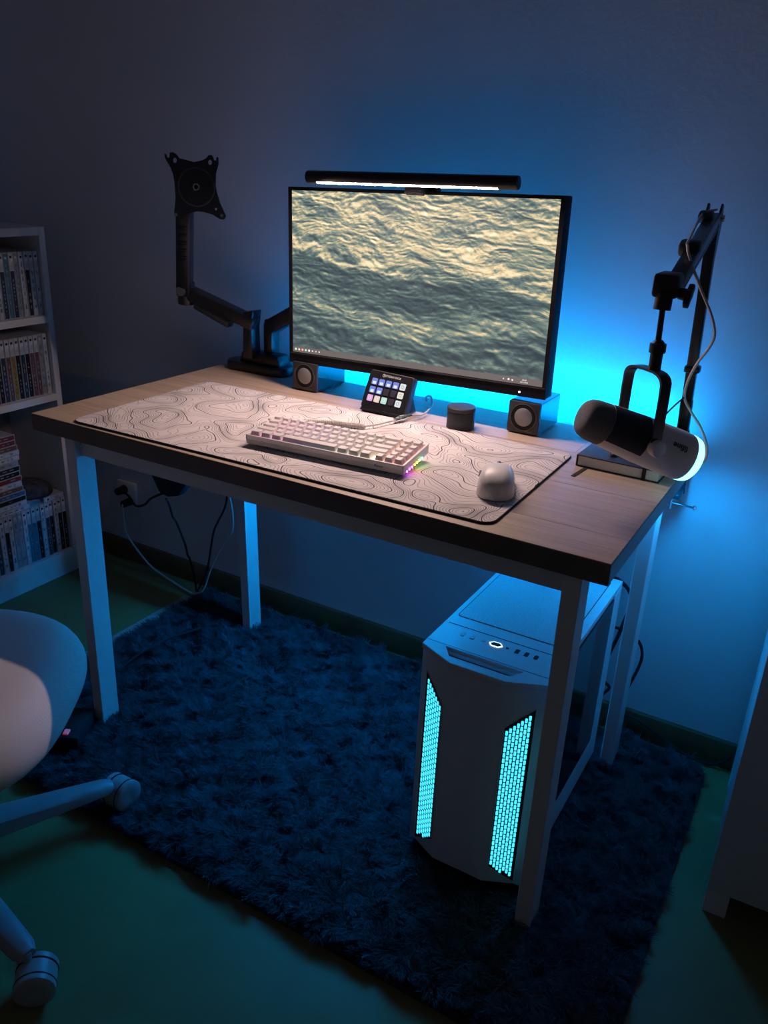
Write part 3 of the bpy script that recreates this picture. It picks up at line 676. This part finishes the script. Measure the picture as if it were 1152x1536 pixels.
# dark grille patch on the side facing the room
u_, v_, d_ = frame(MA); dirs = Vector((.30, -.80, .52)); a_c = math.atan2(dirs.dot(v_), dirs.dot(u_)); gr = []
nA, nT = 22, 10; V, F = [], []
for i in range(nT + 1):
    for k in range(nA + 1):
        a = -1 + 2 * k / nA; t = .104 + .066 * i / nT
        r = .0385 + (.0345 - .0385) * max(0, (t - .10) / .068) + .0007
        an = a_c + a * 1.0; V.append(tuple(A0 + d_ * t + (u_ * math.cos(an) + v_ * math.sin(an)) * r))
for i in range(nT):
    for k in range(nA): j = i * (nA + 1) + k; F.append([j, j + 1, j + nA + 2, j + nA + 1])
obj('grille', (V, F), m_grille, mic)
YW = Vector((.80, -.60, 0)); yt = .959
def strap(p, q, w, th, facing):
    p, q = Vector(p), Vector(q); d = (q - p).normalized(); n_ = Vector(facing); n_ = (n_ - d * n_.dot(d)).normalized(); s_ = d.cross(n_)
    return xf(box(0, (q - p).length, -w / 2, w / 2, -th / 2, th / 2, th * .3), Matrix(((d.x, s_.x, n_.x, p.x), (d.y, s_.y, n_.y, p.y), (d.z, s_.z, n_.z, p.z), (0, 0, 0, 1))))
# yoke: U strap swept as a ribbon
yc = Vector((MC.x + .004, MC.y, 0)); hw_ = .0455; pts = []
for k in range(0, 5): pts.append((-hw_, .838 + k * .02))
for k in range(1, 12):
    a = PI - PI * k / 12; pts.append((math.copysign(abs(math.cos(a)) ** .55, math.cos(a)) * hw_, .930 + .028 * abs(math.sin(a)) ** .6))
for k in range(4, -1, -1): pts.append((hw_, .838 + k * .02))
V, F = [], []; tn = Vector((YW.y, -YW.x, 0)) * -1; wv_ = .0095
for i, (a, z) in enumerate(pts):
    p = yc + YW * a + Vector((0, 0, z)); nrm = Vector((a / hw_, 0)) if False else None
    ia = 1 - .0035 / hw_; zi = z - (.0035 if z > .93 else 0)
    for (aa, zz) in ((a, z), (a * ia, zi)):
        pp = yc + YW * aa + Vector((0, 0, zz))
        V.append(tuple(pp - tn * wv_)); V.append(tuple(pp + tn * wv_))
for i in range(len(pts) - 1):
    b_ = i * 4; n2 = b_ + 4
    F += [[b_, b_ + 1, n2 + 1, n2], [b_ + 2, n2 + 2, n2 + 3, b_ + 3], [b_, n2, n2 + 2, b_ + 2], [b_ + 1, b_ + 3, n2 + 3, n2 + 1]]
F += [[0, 2, 3, 1], [len(V) - 4, len(V) - 3, len(V) - 1, len(V) - 2]]
obj('yoke', (V, F), m_blackm, mic)
for sgn in (1, -1):
    kc_ = yc + YW * (hw_ * sgn) + Vector((0, 0, .842))
    obj('side_knob', lathe([(-.006, .012), (.0, .0135), (.006, .0135), (.009, .0125), (.010, .0005)], kc_, YW * sgn, 28), m_wplas, mic)
# lettering on the body, along the axis, upside down
td = Vector((.30, -.80, .52)); td = (td - MA * td.dot(MA)).normalized(); tu = MA.cross(td) ; 
obj('lettering', xf(text('fifine', .0145, .0006), basis(A0 + MA * .050 + td * .0398, -MA if False else MA * 1.0, (td.cross(MA)))), m_dtxt, mic)

# boom arm holding it
bm_ = thing('boom_arm', 'black folding boom arm clamped to the back desk edge', 'boom arm', (1.142, .598, H))
obj('clamp', join(box(1.120, 1.165, .575, D + .010, H, H + .011, .002), box(1.122, 1.163, D + .0006, D + .010, H - .10, H + .011, .002), box(1.124, 1.161, .585, D + .010, H - .10, H - .089, .002)), m_blackm, bm_)
sc_ = obj('clamp_screw', join(cyl((1.142, .600, H - .125), (1.142, .600, H - .045), .006, n=16), cyl((1.142, .600, H - .045), (1.142, .600, H - .041), .014, n=20)), m_chrome, bm_)
obj('screw_handle', join(cyl((1.112, .603, H - .1125), (1.190, .596, H - .1125), .0022, n=10), lathe([(0, .0005), (.001, .003), (.0045, .0055), (.008, .003), (.009, .0005)], (1.187, .5965, H - .1125), (1, -.07, 0), 14)), m_chrome, sc_)
obj('swivel_base', lathe([(0, .017), (.004, .019), (.016, .019), (.022, .013), (.03, .012)], (1.142, .598, H + .011), (0, 0, 1), 28), m_blackm, bm_)
obj('lower_socket', link((1.142, .598, .768), (1.139, .598, .84), .022, .020, up=(0, 1, 0), bev=.004), m_blackm, bm_)
obj('lower_tube', link((1.140, .598, .82), (1.128, .596, 1.165), .019, .016, up=(0, 1, 0), bev=.002), m_blackm, bm_)
obj('tube_collar', link((1.1385, .598, .892), (1.138, .598, .905), .028, .024, up=(0, 1, 0), bev=.003), m_blackm, bm_)
for k in (-1, 1):
    obj('joint_plate', bevel(prism([(-.012, -.055), (.008, -.07), (.014, .0), (.014, .022), (.006, .034), (-.004, .030), (-.014, .0)], Vector((1.128, .596, 1.158)) + Vector((.0115 * k, 0, 0)), (0, -1, 0), (0, 0, 1), .004), .001, 1), m_blackm, bm_)
obj('joint_pin', cyl((1.112, .590, 1.168), (1.146, .590, 1.168), .006, n=16), m_chrome, bm_)
f0, f1 = Vector((1.128, .582, 1.168)), Vector((1.139, .300, 1.086))
obj('upper_tube', link(f0, f1, .024, .020, bev=.003), m_blackm, bm_)
obj('upper_rail', link(f0 + Vector((.004, 0, -.017)), f1 + Vector((.004, 0, -.015)), .014, .010, bev=.002), m_charm, bm_)
obj('cable_clip', xf(box(-.017, .017, -.012, .012, -.004, .020, .006), Matrix.Translation(f0.lerp(f1, .62) + Vector((-.004, 0, .002))) @ Matrix.Rotation(.36, 4, 'X')), m_black, bm_)
obj('cable_clip', xf(box(-.015, .010, -.010, .010, -.004, .016, .005), Matrix.Translation(f0.lerp(f1, .10) + Vector((-.006, 0, .004))) @ Matrix.Rotation(.36, 4, 'X')), m_black, bm_)
hd = obj('head_joint', join(box(1.112, 1.150, .262, .312, 1.062, 1.098, .006), cyl((1.131, .27, 1.045), (1.131, .272, 1.07), .013, n=20)), m_black, bm_)
obj('wing_knob', join(cyl((1.15, .282, 1.070), (1.168, .278, 1.068), .009, n=18, bev=.002), xf(box(-.003, .006, -.020, .020, -.006, .006, .002), Matrix.Translation((1.163, .279, 1.068)) @ Matrix.Rotation(.7, 4, 'X'))), m_black, hd)
obj('stem', cyl((1.132, .268, 1.052), (1.135, .263, .995), .0045, n=16), m_blackm, bm_)
obj('adapter', lathe([(0, .0095), (.026, .0095), (.0262, .0125), (.04, .0125), (.0405, .010), (.045, .006)], (1.1365, .262, .956), (-.02, .02, 1), 24), m_black, bm_)
mc_ = thing('microphone_cable', 'thin white cable looping down from the boom arm', 'cable', (1.19, .40, .80))
obj('cord', join(tube([(1.132, .575, 1.182), (1.116, .55, 1.176), (1.117, .50, 1.160), (1.124, .43, 1.144), (1.130, .375, 1.134)], .0022), tube([(1.132, .372, 1.133), (1.141, .355, 1.118), (1.164, .36, 1.074), (1.188, .36, 1.035), (1.199, .362, 1.005), (1.194, .368, .982), (1.179, .38, .953), (1.167, .395, .918), (1.166, .40, .888), (1.180, .402, .866), (1.202, .40, .840), (1.217, .395, .812), (1.219, .38, .792), (1.206, .36, .785), (1.19, .335, .797)], .0023)), m_cablew, mc_)
obj('thin_lead', tube([(1.166, .40, .89), (1.152, .38, .872), (1.14, .33, .852), (1.135, .29, .845)], .0014), m_rub, mc_)

# ================================================================== PC tower
pc = thing('computer_tower', 'white computer tower with two glowing cyan front grilles under the desk', 'computer', (.985, .28, .02))
X0, X1, Y0, Y1, Z0, Z1 = .869, 1.097, .072, .505, .040, .475
obj('body', box(X0, X1 - .003, Y0, Y1, Z0, Z1 - .004, .002), m_pcw, pc)
fpoly = [(X0, .072), (.934, .040), (1.033, .040), (X1, .070), (X1, .078), (X0, .078)]
V, F = [], []
zz = lambda x, z: z
g = prism(fpoly, (0, 0, Z0 + .008), (1, 0, 0), (0, 1, 0), Z1 - .010 - Z0 - .008)
front = obj('front_panel', bevel(g, .0012, 1), m_pcw, pc)
# top lid with an open finger slot
outer = [(X0, .068), (.934, .037), (1.033, .037), (X1, .066), (X1, Y1), (X0, Y1)]
slot = [(.908, .080), (1.049, .080), (1.037, .059), (1.03, .056), (.926, .056)]
obj('top_lid', mv(plate([outer, slot], .010, .0008), (0, 0, Z1 - .005)), m_pcw, pc)
obj('finger_slot', mv(plate([[(x + (.0), y) for x, y in slot]], .001), (0, 0, Z1 - .0095)), m_charm, pc)
obj('dust_filter', mv(plate([rrect(.880, 1.078, .188, .485, .006)], .0014, .0004), (0, 0, Z1 + .0004)), m_filter, pc)
obj('filter_seam', mv(plate([rrect(.8785, 1.0795, .1865, .4865, .007), rrect(.880, 1.078, .188, .485, .006)], .0006), (0, 0, Z1 + .0001)), m_dark, pc)
obj('lid_seam', mv(plate([rrect(.877, 1.09, .1555, .1568, .0005, 2)], .0006), (0, 0, Z1 + .0001)), m_dark, pc)
obj('lid_seam', mv(plate([rrect(X0 + .002, X1 - .002, .0845, .0853, .0003, 2)], .0005), (0, 0, Z1 + .0001)), m_ring, pc)
for x, kind in ((.9155, 'blank'), (.9345, 'blank'), (.955, 'jack'), (.999, 'reset'), (1.017, 'usb'), (1.034, 'usb'), (1.051, 'usbc')):
    if kind in ('jack', 'reset'): obj('audio_jack' if kind == 'jack' else 'reset_button', mv(plate([circ(x, .133, .0035 if kind == 'jack' else .0026, 16)], .0008), (0, 0, Z1 + .0003)), m_filter if kind == 'jack' else m_dark, pc)
    elif kind == 'blank': obj('port_cover', mv(plate([rrect(x - .0035, x + .0035, .126, .139, .0012, 3)], .0012, .0003), (0, 0, Z1 + .0003)), m_filter, pc)
    else: obj('usb_port', mv(plate([rrect(x - .0035, x + .0035, .1265, .1395, .001 if kind == 'usb' else .003, 3)], .0008), (0, 0, Z1 + .0003)), m_dark, pc)
hexo = [(.978 + .0125 * math.cos(k * PI / 3), .1325 + .0085 * math.sin(k * PI / 3)) for k in range(6)]; hexi = [(.978 + .0106 * math.cos(k * PI / 3), .1325 + .0068 * math.sin(k * PI / 3)) for k in range(6)]
pb = obj('power_button', mv(plate([hexi], .0012), (0, 0, Z1 + .0004)), m_dark, pc)
obj('button_ring', mv(plate([hexo, hexi], .0016), (0, 0, Z1 + .0006)), m_hex, pb)
def grille(pA, pB, inner_first):
    """pA..pB: chamfer from the inner to the outer edge, at floor level"""
    a, b = Vector((*pA, 0)), Vector((*pB, 0)); ux = (b - a).normalized(); W_ = (b - a).length; uz = Vector((0, 0, 1)); nrm = ux.cross(uz)
    if nrm.y > 0: nrm = -nrm
    s0, s1 = .010, .054
    pin = lambda s: (.088 - (s - s0) / (s1 - s0) * .030, .382 + (s - s0) / (s1 - s0) * .042)
    poly = [(s0, pin(s0)[0]), (s1, pin(s1)[0]), (s1, pin(s1)[1]), (s0, pin(s0)[1])]
    B_ = Matrix(((ux.x, 0, nrm.x, a.x), (ux.y, 0, nrm.y, a.y), (0, 1, 0, 0), (0, 0, 0, 1)))
    ex = .0022; po = [(s0 - ex, poly[0][1] - ex), (s1 + ex, poly[1][1] - ex * 1.2), (s1 + ex, poly[2][1] + ex * 1.2), (s0 - ex, poly[3][1] + ex)]
    _ = [(s0 - ex + .0014, poly[0][1] - ex + .001), (s1 + ex - .0014, poly[1][1] - ex), (s1 + ex - .0014, poly[2][1] + ex), (s0 - ex + .0014, poly[3][1] + ex - .001)]
    bk_ = obj('grille_panel', xf(mv(plate([po], .001), (0, 0, .0008)), B_), m_dark, pc)
    obj('grille_rim', xf(tube([(x, y, .0012) for x, y in po + po[:1]], .0008, 6, 0), B_), m_pcw, bk_)
    V, F = [], []; pw, ph_ = .00585, .0112; nc = 7
    for c_ in range(nc + 1):
        s = s0 + .0028 + c_ * pw
        if s > s1 - .001: continue
        z = .05 + (ph_ / 2 if c_ % 2 else 0)
        while z < .44:
            lo_, hi_ = pin(s)
            if z - .0036 > lo_ and z + .0036 < hi_:
                g_ = prism([(s - .0021, z - .0035), (s - .0012, z - .0046), (s + .0012, z - .0046), (s + .0021, z - .0035), (s + .0021, z + .0035), (s + .0012, z + .0046), (s - .0012, z + .0046), (s - .0021, z + .0035)], (0, 0, .0013), (1, 0, 0), (0, 1, 0), .0006)
                n_ = len(V); V += g_[0]; F += [[i + n_ for i in f] for f in g_[1]]
            z += ph_
    o_ = obj('glowing_slots', xf((V, F), B_), m_grillg, bk_, smooth=False); o_['kind'] = 'stuff'
grille((1.033, .040), (X1, .070), True); grille((.934, .040), (X0, .072), False)
obj('side_glass', box(X1 - .003, X1 + .001, .088, .452, .118, Z1 - .018, .001, 1), m_glass, pc)
obj('side_frame', join(box(X1 - .003, X1 + .0005, .455, Y1, .05, Z1 - .012, .001, 1), box(X1 - .003, X1 + .0005, .08, .4545, .05, .116, .001, 1)), m_pcw, pc)
obj('thumb_screw', join(cyl((X1 - .012, Y1, .44), (X1 - .012, Y1 + .010, .44), .006, n=14), cyl((X1 - .012, Y1, .14), (X1 - .012, Y1 + .010, .14), .006, n=14)), m_black, pc)
for x in (X0 + .03, X1 - .03):
    for y in (.11, .45): obj('foot', cyl((x, y, .018), (x, y, .042), .016, .018, n=20), m_rub, pc)
for i, (pts, r, lb) in enumerate([
    ([(1.03, .505, .42), (1.06, .56, .45), (1.10, .60, .40), (1.09, .61, .31), (1.07, .60, .22)], .004, 'thick black cable at the upper back of the tower'),
    ([(1.00, .505, .30), (1.05, .56, .33), (1.115, .615, .30), (1.14, .64, .24), (1.12, .64, .14), (1.10, .66, .05)], .0035, 'black cable bulging past the right rear desk leg'),
    ([(1.02, .505, .16), (1.06, .55, .20), (1.09, .59, .17), (1.07, .62, .12)], .0035, 'short black cable low behind the tower')]):
    tag(obj('tower_cable', tube(pts, r), m_rub), lb, 'cable')
tag(obj('floor_cable', tube([(1.10, .668, .05), (1.15, .668, .058), (1.22, .664, .03), (1.28, .660, .012), (1.33, .665, .010), (1.37, .668, .05), (1.39, .668, .09)], .0032), m_rub), 'black cable lying along the skirting right of the desk', 'cable')

# ================================================================== under the desk: socket, pouch, cables
sk = thing('wall_socket', 'white double wall socket with black plugs under the desk', 'socket', (-.49, WY, .235))
obj('socket_plate', box(-.535, -.455, WY - .012, WY, .195, .275, .004), m_white, sk)
obj('plug', join(cyl((-.50, WY - .012, .250), (-.50, WY - .045, .250), .014, .011, n=20), cyl((-.50, WY - .045, .25), (-.46, WY - .05, .262), .008, n=12)), m_rub, sk)
obj('plug', cyl((-.478, WY - .012, .214), (-.478, WY - .045, .214), .013, .011, n=20), m_rub, sk)
tag(obj('cable_pouch', bevel(prism([(-.115, .235), (.055, .235), (.045, .045), (.02, .012), (-.02, .0), (-.05, .006), (-.075, .05)], (-.042, .45, .408), (1, 0, 0), (0, 0, 1), .03), .008), m_felt), 'dark cloth cable pouch hanging under the left part of the desk', 'cable pouch')
tag(obj('power_cable', tube([(-.462, WY - .05, .262), (-.42, .62, .262), (-.34, .57, .268), (-.25, .52, .31), (-.16, .46, .37), (-.07, .42, .42)], .0035), m_rub), 'black power cable from the wall socket to the pouch', 'cable')
tag(obj('hanging_cable', tube([(-.04, .395, .42), (-.035, .40, .40), (-.075, .45, .34), (-.072, .46, .32), (-.085, .50, .24), (-.115, .54, .18), (-.112, .545, .165), (-.13, .58, .08), (-.145, .60, .03)], .003), m_rub), 'wavy black cable hanging from the pouch to the floor', 'cable')
tag(obj('hanging_cable', tube([(.005, .56, .70), (.0, .565, .50), (.002, .58, .40), (-.01, .585, .34), (-.055, .59, .26), (-.075, .595, .20), (-.10, .60, .11), (-.14, .60, .03)], .003), m_rub), 'black cable hanging from the desk beside the left rear leg', 'cable')
tag(obj('hanging_cable', tube([(.012, .57, .70), (.006, .575, .45), (.012, .59, .33), (.0, .60, .26), (-.04, .61, .21), (-.09, .61, .12), (-.12, .605, .04), (-.145, .60, .02)], .0024), m_cablew), 'pale cable hanging from the desk beside the left rear leg', 'cable')
tag(obj('trailing_cable', tube([(-.478, WY - .045, .214), (-.49, .655, .15), (-.485, .66, .10), (-.40, .655, .03), (-.33, .645, .012), (-.24, .625, .008), (-.17, .605, .012), (-.14, .60, .02)], .003), m_cablew), 'pale cable drooping from the wall socket to the rug corner', 'cable')
tag(obj('rug_cable', tube([(.10, -.03, .045), (.05, .06, .044), (.0, .165, .045), (-.012, .25, .046), (-.005, .33, .046), (.03, .43, .045)], .0028), m_rub), 'black cable lying across the left end of the rug', 'cable')
ps = thing('power_strip', 'black power strip with a faint red switch beside the chair', 'power strip', (.10, -.06, .035))
obj('housing', xf(box(-.03, .03, -.055, .055, 0, .032, .006), Matrix.Translation((.088, -.055, .03)) @ Matrix.Rotation(.5, 4, 'Z')), m_rub, ps)
obj('switch', xf(box(-.006, .006, -.047, -.030, .031, .036, .0015), Matrix.Translation((.088, -.055, .03)) @ Matrix.Rotation(.5, 4, 'Z')), m_red, ps)

# ================================================================== bookcase and game cases
bc = thing('bookcase', 'white bookcase with rows of game cases at the left', 'bookcase', (-.70, .375, 0))
BX0, BX1, BY0, BY1 = -.82, -.59, .197, .552; BT = .018
obj('side_panel', box(BX0, BX1, BY1 - .019, BY1, 0, 1.034, .001, 1), m_white, bc)
obj('side_panel', box(BX0, BX1, BY0, BY0 + .019, 0, 1.034, .001, 1), m_white, bc)
obj('top_board', box(BX0, BX1 + .0, BY0 + .019, BY1 - .019, 1.012, 1.034, .001, 1), m_white, bc)
for z in (.798, .573, .075): obj('shelf_board', box(BX0, BX1, BY0 + .019, BY1 - .019, z - (.02 if z > .1 else .02), z, .001, 1), m_white, bc)
obj('plinth', box(BX1 - .014, BX1, BY0 + .019, BY1 - .019, 0, .055), m_white, bc)
obj('back_panel', box(BX0 - .004, BX0, BY0, BY1, .0, 1.034), mat('hardboard', (.30, .22, .17), .8), bc)
CW, CHt, CD = .0152, .174, .125
SP = {'white': (.55, .58, .60), 'grey': (.30, .33, .36), 'navy': (.03, .05, .10), 'black': (.015, .016, .02), 'red': (.20, .035, .04), 'yellow': (.32, .23, .07), 'blue': (.05, .14, .34), 'green': (.10, .28, .08), 'teal': (.08, .22, .30), 'brown': (.16, .09, .07), 'pink': (.17, .09, .12)}
SPM = {k: mat('spine_' + k, c, .35, var=.35, scale=55) for k, c in SP.items()}
m_case = mat('pale_game_case', (.46, .48, .50), .35)
ORD = ['first', 'second', 'third', 'fourth', 'fifth', 'sixth', 'seventh', 'eighth', 'ninth', 'tenth', 'eleventh', 'twelfth', 'thirteenth', 'fourteenth', 'fifteenth', 'sixteenth', 'seventeenth', 'eighteenth', 'nineteenth', 'twentieth']
def case(loc, rot, col, band, label, group, ht=CHt):
    """upright case: local x = depth (spine at +x), y = thickness, z = height"""
    t = thing('game_case', label, 'game case', loc, group); t.rotation_euler = rot; t['_o'] = (0, 0, 0)
    obj('shell', box(-CD, 0, -CW / 2 + .0003, CW / 2 - .0003, 0, ht, .0008, 1), m_case, t)
    sp0 = .003; top_ = ht - .003
    if band:
        obj('spine_header', box(0, .0006, -CW / 2 + .0016, CW / 2 - .0016, top_ - .045, top_), SPM['white'], t); hi_ = top_ - .0455
    else: hi_ = top_
    sl = obj('spine_label', box(0, .0006, -CW / 2 + .0016, CW / 2 - .0016, sp0, hi_), SPM[col], t)
    tc = SPM['grey'] if col not in ('white', 'grey', 'yellow') else SPM['teal' if col != 'yellow' else 'brown']
    z = sp0 + .016; zt = hi_ - .02
    n_ = random.randint(5, 9); hs = (zt - z) / n_
    V, F = [], []
    for k in range(n_):                               # lettering-like marks of the title
        if random.random() < .2: continue
        w_ = random.uniform(.0010, .0022); g_ = box(.0006, .0009, -w_, w_, z + k * hs + hs * .15, z + k * hs + hs * random.uniform(.5, .85))
        n0 = len(V); V += g_[0]; F += [[i + n0 for i in f] for f in g_[1]]
    if V: obj('title_print', (V, F), tc, sl, smooth=False)['kind'] = 'stuff'
    obj('spine_emblem', box(.0006, .0010, -.003, .003, (top_ - .012 if band else hi_ - .014), (top_ - .006 if band else hi_ - .008)), SPM['black' if band or col == 'white' else 'white'], t)
    t['_o'] = tuple(loc); return t
def row(z, y_right, cols, where, group, xo=.012):
    y = y_right
    for k, c in enumerate(cols):
        band = c.endswith('+'); c = c.rstrip('+')
        case((BX1 - xo - random.uniform(0, .003), y - CW / 2, z + .0002), (0, 0, 0), c, band, '%s game case, %s from the right end of the %s' % (('white headed ' + c) if band else c + ' spined', ORD[k], where), group)
        y -= CW + .0004
row(.798, .531, ['white', 'white', 'black+', 'white', 'grey', 'navy+', 'teal', 'navy+', 'white', 'black', 'teal', 'black+', 'white', 'navy+', 'grey', 'white', 'black+', 'teal', 'white'], 'top bookcase shelf', 'game cases on the top shelf')
row(.573, .531, ['white', 'grey', 'pink+', 'pink+', 'black+', 'navy+', 'black+', 'yellow+', 'brown+', 'navy+', 'black+', 'black+', 'navy+', 'black+', 'grey+', 'black+', 'white', 'navy+', 'grey'], 'middle bookcase shelf', 'game cases on the middle shelf')
row(.075, .531, ['black+', 'black+', 'white', 'black+', 'navy+', 'white', 'black+', 'teal+', 'teal+', 'white', 'grey', 'grey', 'white', 'black+', 'white', 'navy', 'green+', 'black', 'white', 'black+'], 'bottom bookcase shelf', 'game cases on the bottom shelf')
# lying stack on the bottom row
zs = .075 + CHt + .0008
st_cols = ['white', 'white', 'black', 'blue', 'brown', 'white', 'red', 'black', 'black', 'grey', 'white', 'white', 'brown', 'red', 'red']
for k, c in enumerate(st_cols):
    off = [.008, 0, 0, 0, -.006, -.008, -.006, -.01, -.008, -.012, -.006, -.004, -.008, -.012, -.012][k]
    case((BX1 - .014, .40 + off - .0, zs + CW / 2 + k * (CW + .0003)), (PI / 2, 0, 0), c, False, '%s game case lying %s from the bottom of the stack' % (c, ORD[k]), 'game cases lying in a stack')
# rotate stack cases so that they lie along the shelf
cf_ = case((BX1 - .012, .528, zs + CW / 2), (PI / 2, 0, 0), 'white', False, 'white game case lying flat at the right end of the bottom row', 'loose things on the bottom row', ht=.072)
sb = thing('small_box', 'small grey box on the bottom row of games', 'box', (BX1 - .04, .428, zs))
obj('carton', box(BX1 - .06, BX1 - .016, .405, .446, zs, zs + .018, .001), SPM['grey'], sb); obj('printed_label', box(BX1 - .016, BX1 - .0155, .408, .443, zs + .003, zs + .015), SPM['teal'], sb)
hat = thing('dark_cap', 'dark round cap lying on the bottom row of games', 'cap', (-.68, .47, zs + CW))
obj('crown', lathe([(0, .068), (.006, .070), (.02, .066), (.032, .052), (.038, .03), (.040, .001)], (-.675, .4575, zs + CW + .0005), (0, 0, 1), 30), mat('dark_patterned_cloth', (.05, .045, .05), .9, var=.7, scale=70), hat)
obj('band', lathe([(.0, .0702), (.001, .0715), (.007, .0715), (.008, .0702)], (-.675, .4575, zs + CW + .0005), (0, 0, 1), 30), m_felt, hat)

# ================================================================== white cabinet at the right
cb = thing('white_cabinet', 'white cabinet on square feet at the right edge', 'cabinet', (1.65, .45, 0))
CBM = Matrix.Translation((1.387, .238, 0)) @ Matrix.Rotation(math.radians(2.2), 4, 'Z')
ccx = lambda *a: xf(box(*a), CBM)
obj('carcass', ccx(0, .56, .018, .42, .052, .80, .002), m_white, cb)
obj('door', ccx(0, .279, 0, .017, .054, .795, .002), m_white, cb)
d2 = obj('door', ccx(.281, .56, 0, .017, .054, .795, .002), m_white, cb)
obj('handle', ccx(.295, .303, -.018, 0, .42, .53, .002), m_chrome, d2)
for fx in (0, .52):
    for fy in (.003, .38): obj('foot', ccx(fx, fx + .04, fy, fy + .04, 0, .0535, .001, 1), m_white, cb)

# ================================================================== swivel chair
HUB = Vector((.18, -.454, 0))
chr_ = thing('swivel_chair', 'beige woven swivel chair with grey star base on castors', 'chair', tuple(HUB))
def seat_geo():
    prof = [(0, .424), (.08, .425), (.15, .428), (.19, .429), (.218, .424), (.240, .409), (.254, .388), (.259, .368), (.255, .350), (.235, .337), (.19, .331), (.0, .330)]
    P = smooth_path([(a, 0, b) for a, b in prof], 4); n = 72; V, F = [], []
    for p in P:
        for k in range(n):
            a = 2 * PI * k / n; c, s_ = math.cos(a), math.sin(a); q = (abs(c) ** 2.9 + abs(s_) ** 2.9) ** (-1 / 2.9); c, s_ = c * .834 - s_ * .552, c * .552 + s_ * .834
            V.append((HUB.x - .003 + max(p.x, .0005) * c * q, HUB.y + .032 + max(p.x, .0005) * s_ * q, p.z))
    for i in range(len(P) - 1):
        for k in range(n): F.append([i * n + k, i * n + (k + 1) % n, (i + 1) * n + (k + 1) % n, (i + 1) * n + k])
    return V, F
obj('seat', seat_geo(), m_fab, chr_, ang=80)
obj('gas_column', join(cyl(HUB + Vector((0, 0, .07)), HUB + Vector((0, 0, .22)), .028, n=24), cyl(HUB + Vector((0, 0, .22)), HUB + Vector((0, 0, .318)), .017, n=20), box(HUB.x - .09, HUB.x + .09, HUB.y - .07, HUB.y + .07, .305, .333, .006)), m_charm, chr_)
obj('hub', lathe([(0, .05), (.008, .055), (.05, .05), (.058, .04)], HUB + Vector((0, 0, .055)), (0, 0, 1), 32), m_chairb, chr_)
a1_ = math.atan2(-.149 + .454, .328 - .18)
for k in range(5):
    a = a1_ - k * 2 * PI / 5; d = Vector((math.cos(a), math.sin(a), 0)); s_ = Vector((-d.y, d.x, 0)); R_ = .335
    p0, p1 = HUB + d * .03, HUB + d * (R_ - .008)
    V, F = [], []
    for (t, w_, zt, zb) in ((0, .030, .112, .062), (.35, .026, .105, .068), (.8, .021, .092, .068), (.95, .019, .087, .068), (1, .013, .082, .069)):
        p = p0.lerp(p1, t)
        for (sw_, zz_) in ((-1, zb), (-1, zt - .007), (-.6, zt), (.6, zt), (1, zt - .007), (1, zb)): V.append(tuple(p + s_ * (w_ * sw_) + Vector((0, 0, zz_))))
    for i in range(4):
        for j in range(6): F.append([i * 6 + j, i * 6 + (j + 1) % 6, (i + 1) * 6 + (j + 1) % 6, (i + 1) * 6 + j])
    F += [list(range(6)), list(range(24, 30))[::-1]]
    obj('base_arm', (V, F), m_chairb, chr_, ang=50)
    c = HUB + d * (R_ + .006) + Vector((0, 0, .034 if k else .05)); wa = a - .65; wax = Vector((math.cos(wa), math.sin(wa), 0)) if k else Vector((math.cos(a - 1.1), math.sin(a - 1.1), 0))
    ct = obj('caster', join(lathe([(-.013, .026), (-.012, .031), (.012, .031), (.013, .026)], c, wax, 28), cyl(HUB + d * (R_ - .012) + Vector((0, 0, .04)), HUB + d * (R_ - .012) + Vector((0, 0, .078)), .007, n=12)), m_caster, chr_)
    for sg in (-1, 1):
        obj('wheel', lathe([(.0145, .026), (.0155, .0315), (.024, .0315), (.0265, .028), (.027, .012), (.025, .001)], c, wax * sg, 28), m_caster, ct)
        obj('wheel_tread', lathe([(.0132, .0302), (.0135, .0322), (.0148, .0322), (.0151, .0302)], c, wax * sg, 28), m_rub, ct)
# backrest behind the seat, towards the near left
bd = Vector((-.834, -.552, 0)).normalized(); bs = Vector((-bd.y, bd.x, 0)); V, F = [], []; nz_, na_ = 12, 16
for side in (0, 1):
    for i in range(nz_ + 1):
        t = i / nz_; z = .52 + .34 * t; hw2 = .20 * (1 - (abs(2 * t - 1)) ** 4) ** .35 + .002
        for k in range(na_ + 1):
            a = -1 + 2 * k / na_; p = HUB + bd * (.25 + .05 * t - .07 * a * a + (.035 if side else 0) * (1 - .6 * max(abs(a), abs(2 * t - 1)) ** 6)) + bs * (hw2 * a); V.append((p.x, p.y, z))
n1 = (nz_ + 1) * (na_ + 1)
for i in range(nz_):
    for k in range(na_):
        j = i * (na_ + 1) + k; F.append([j, j + 1, j + na_ + 2, j + na_ + 1]); F.append([n1 + j, n1 + j + na_ + 1, n1 + j + na_ + 2, n1 + j + 1])
bl = [k for k in range(na_ + 1)] + [i * (na_ + 1) + na_ for i in range(1, nz_ + 1)] + [nz_ * (na_ + 1) + k for k in range(na_ - 1, -1, -1)] + [i * (na_ + 1) for i in range(nz_ - 1, 0, -1)]
for i in range(len(bl)): a, b = bl[i], bl[(i + 1) % len(bl)]; F.append([a, n1 + a, n1 + b, b])
obj('backrest', (V, F), m_fab, chr_, ang=60)
obj('back_support', tube([HUB + Vector((0, 0, .33)), HUB + bd * .2 + Vector((0, 0, .335)), HUB + bd * .31 + Vector((0, 0, .40)), HUB + bd * .315 + Vector((0, 0, .62))], .016, 12), m_charm, chr_)

for o in bpy.data.objects:
    if '_o' in o: del o['_o']
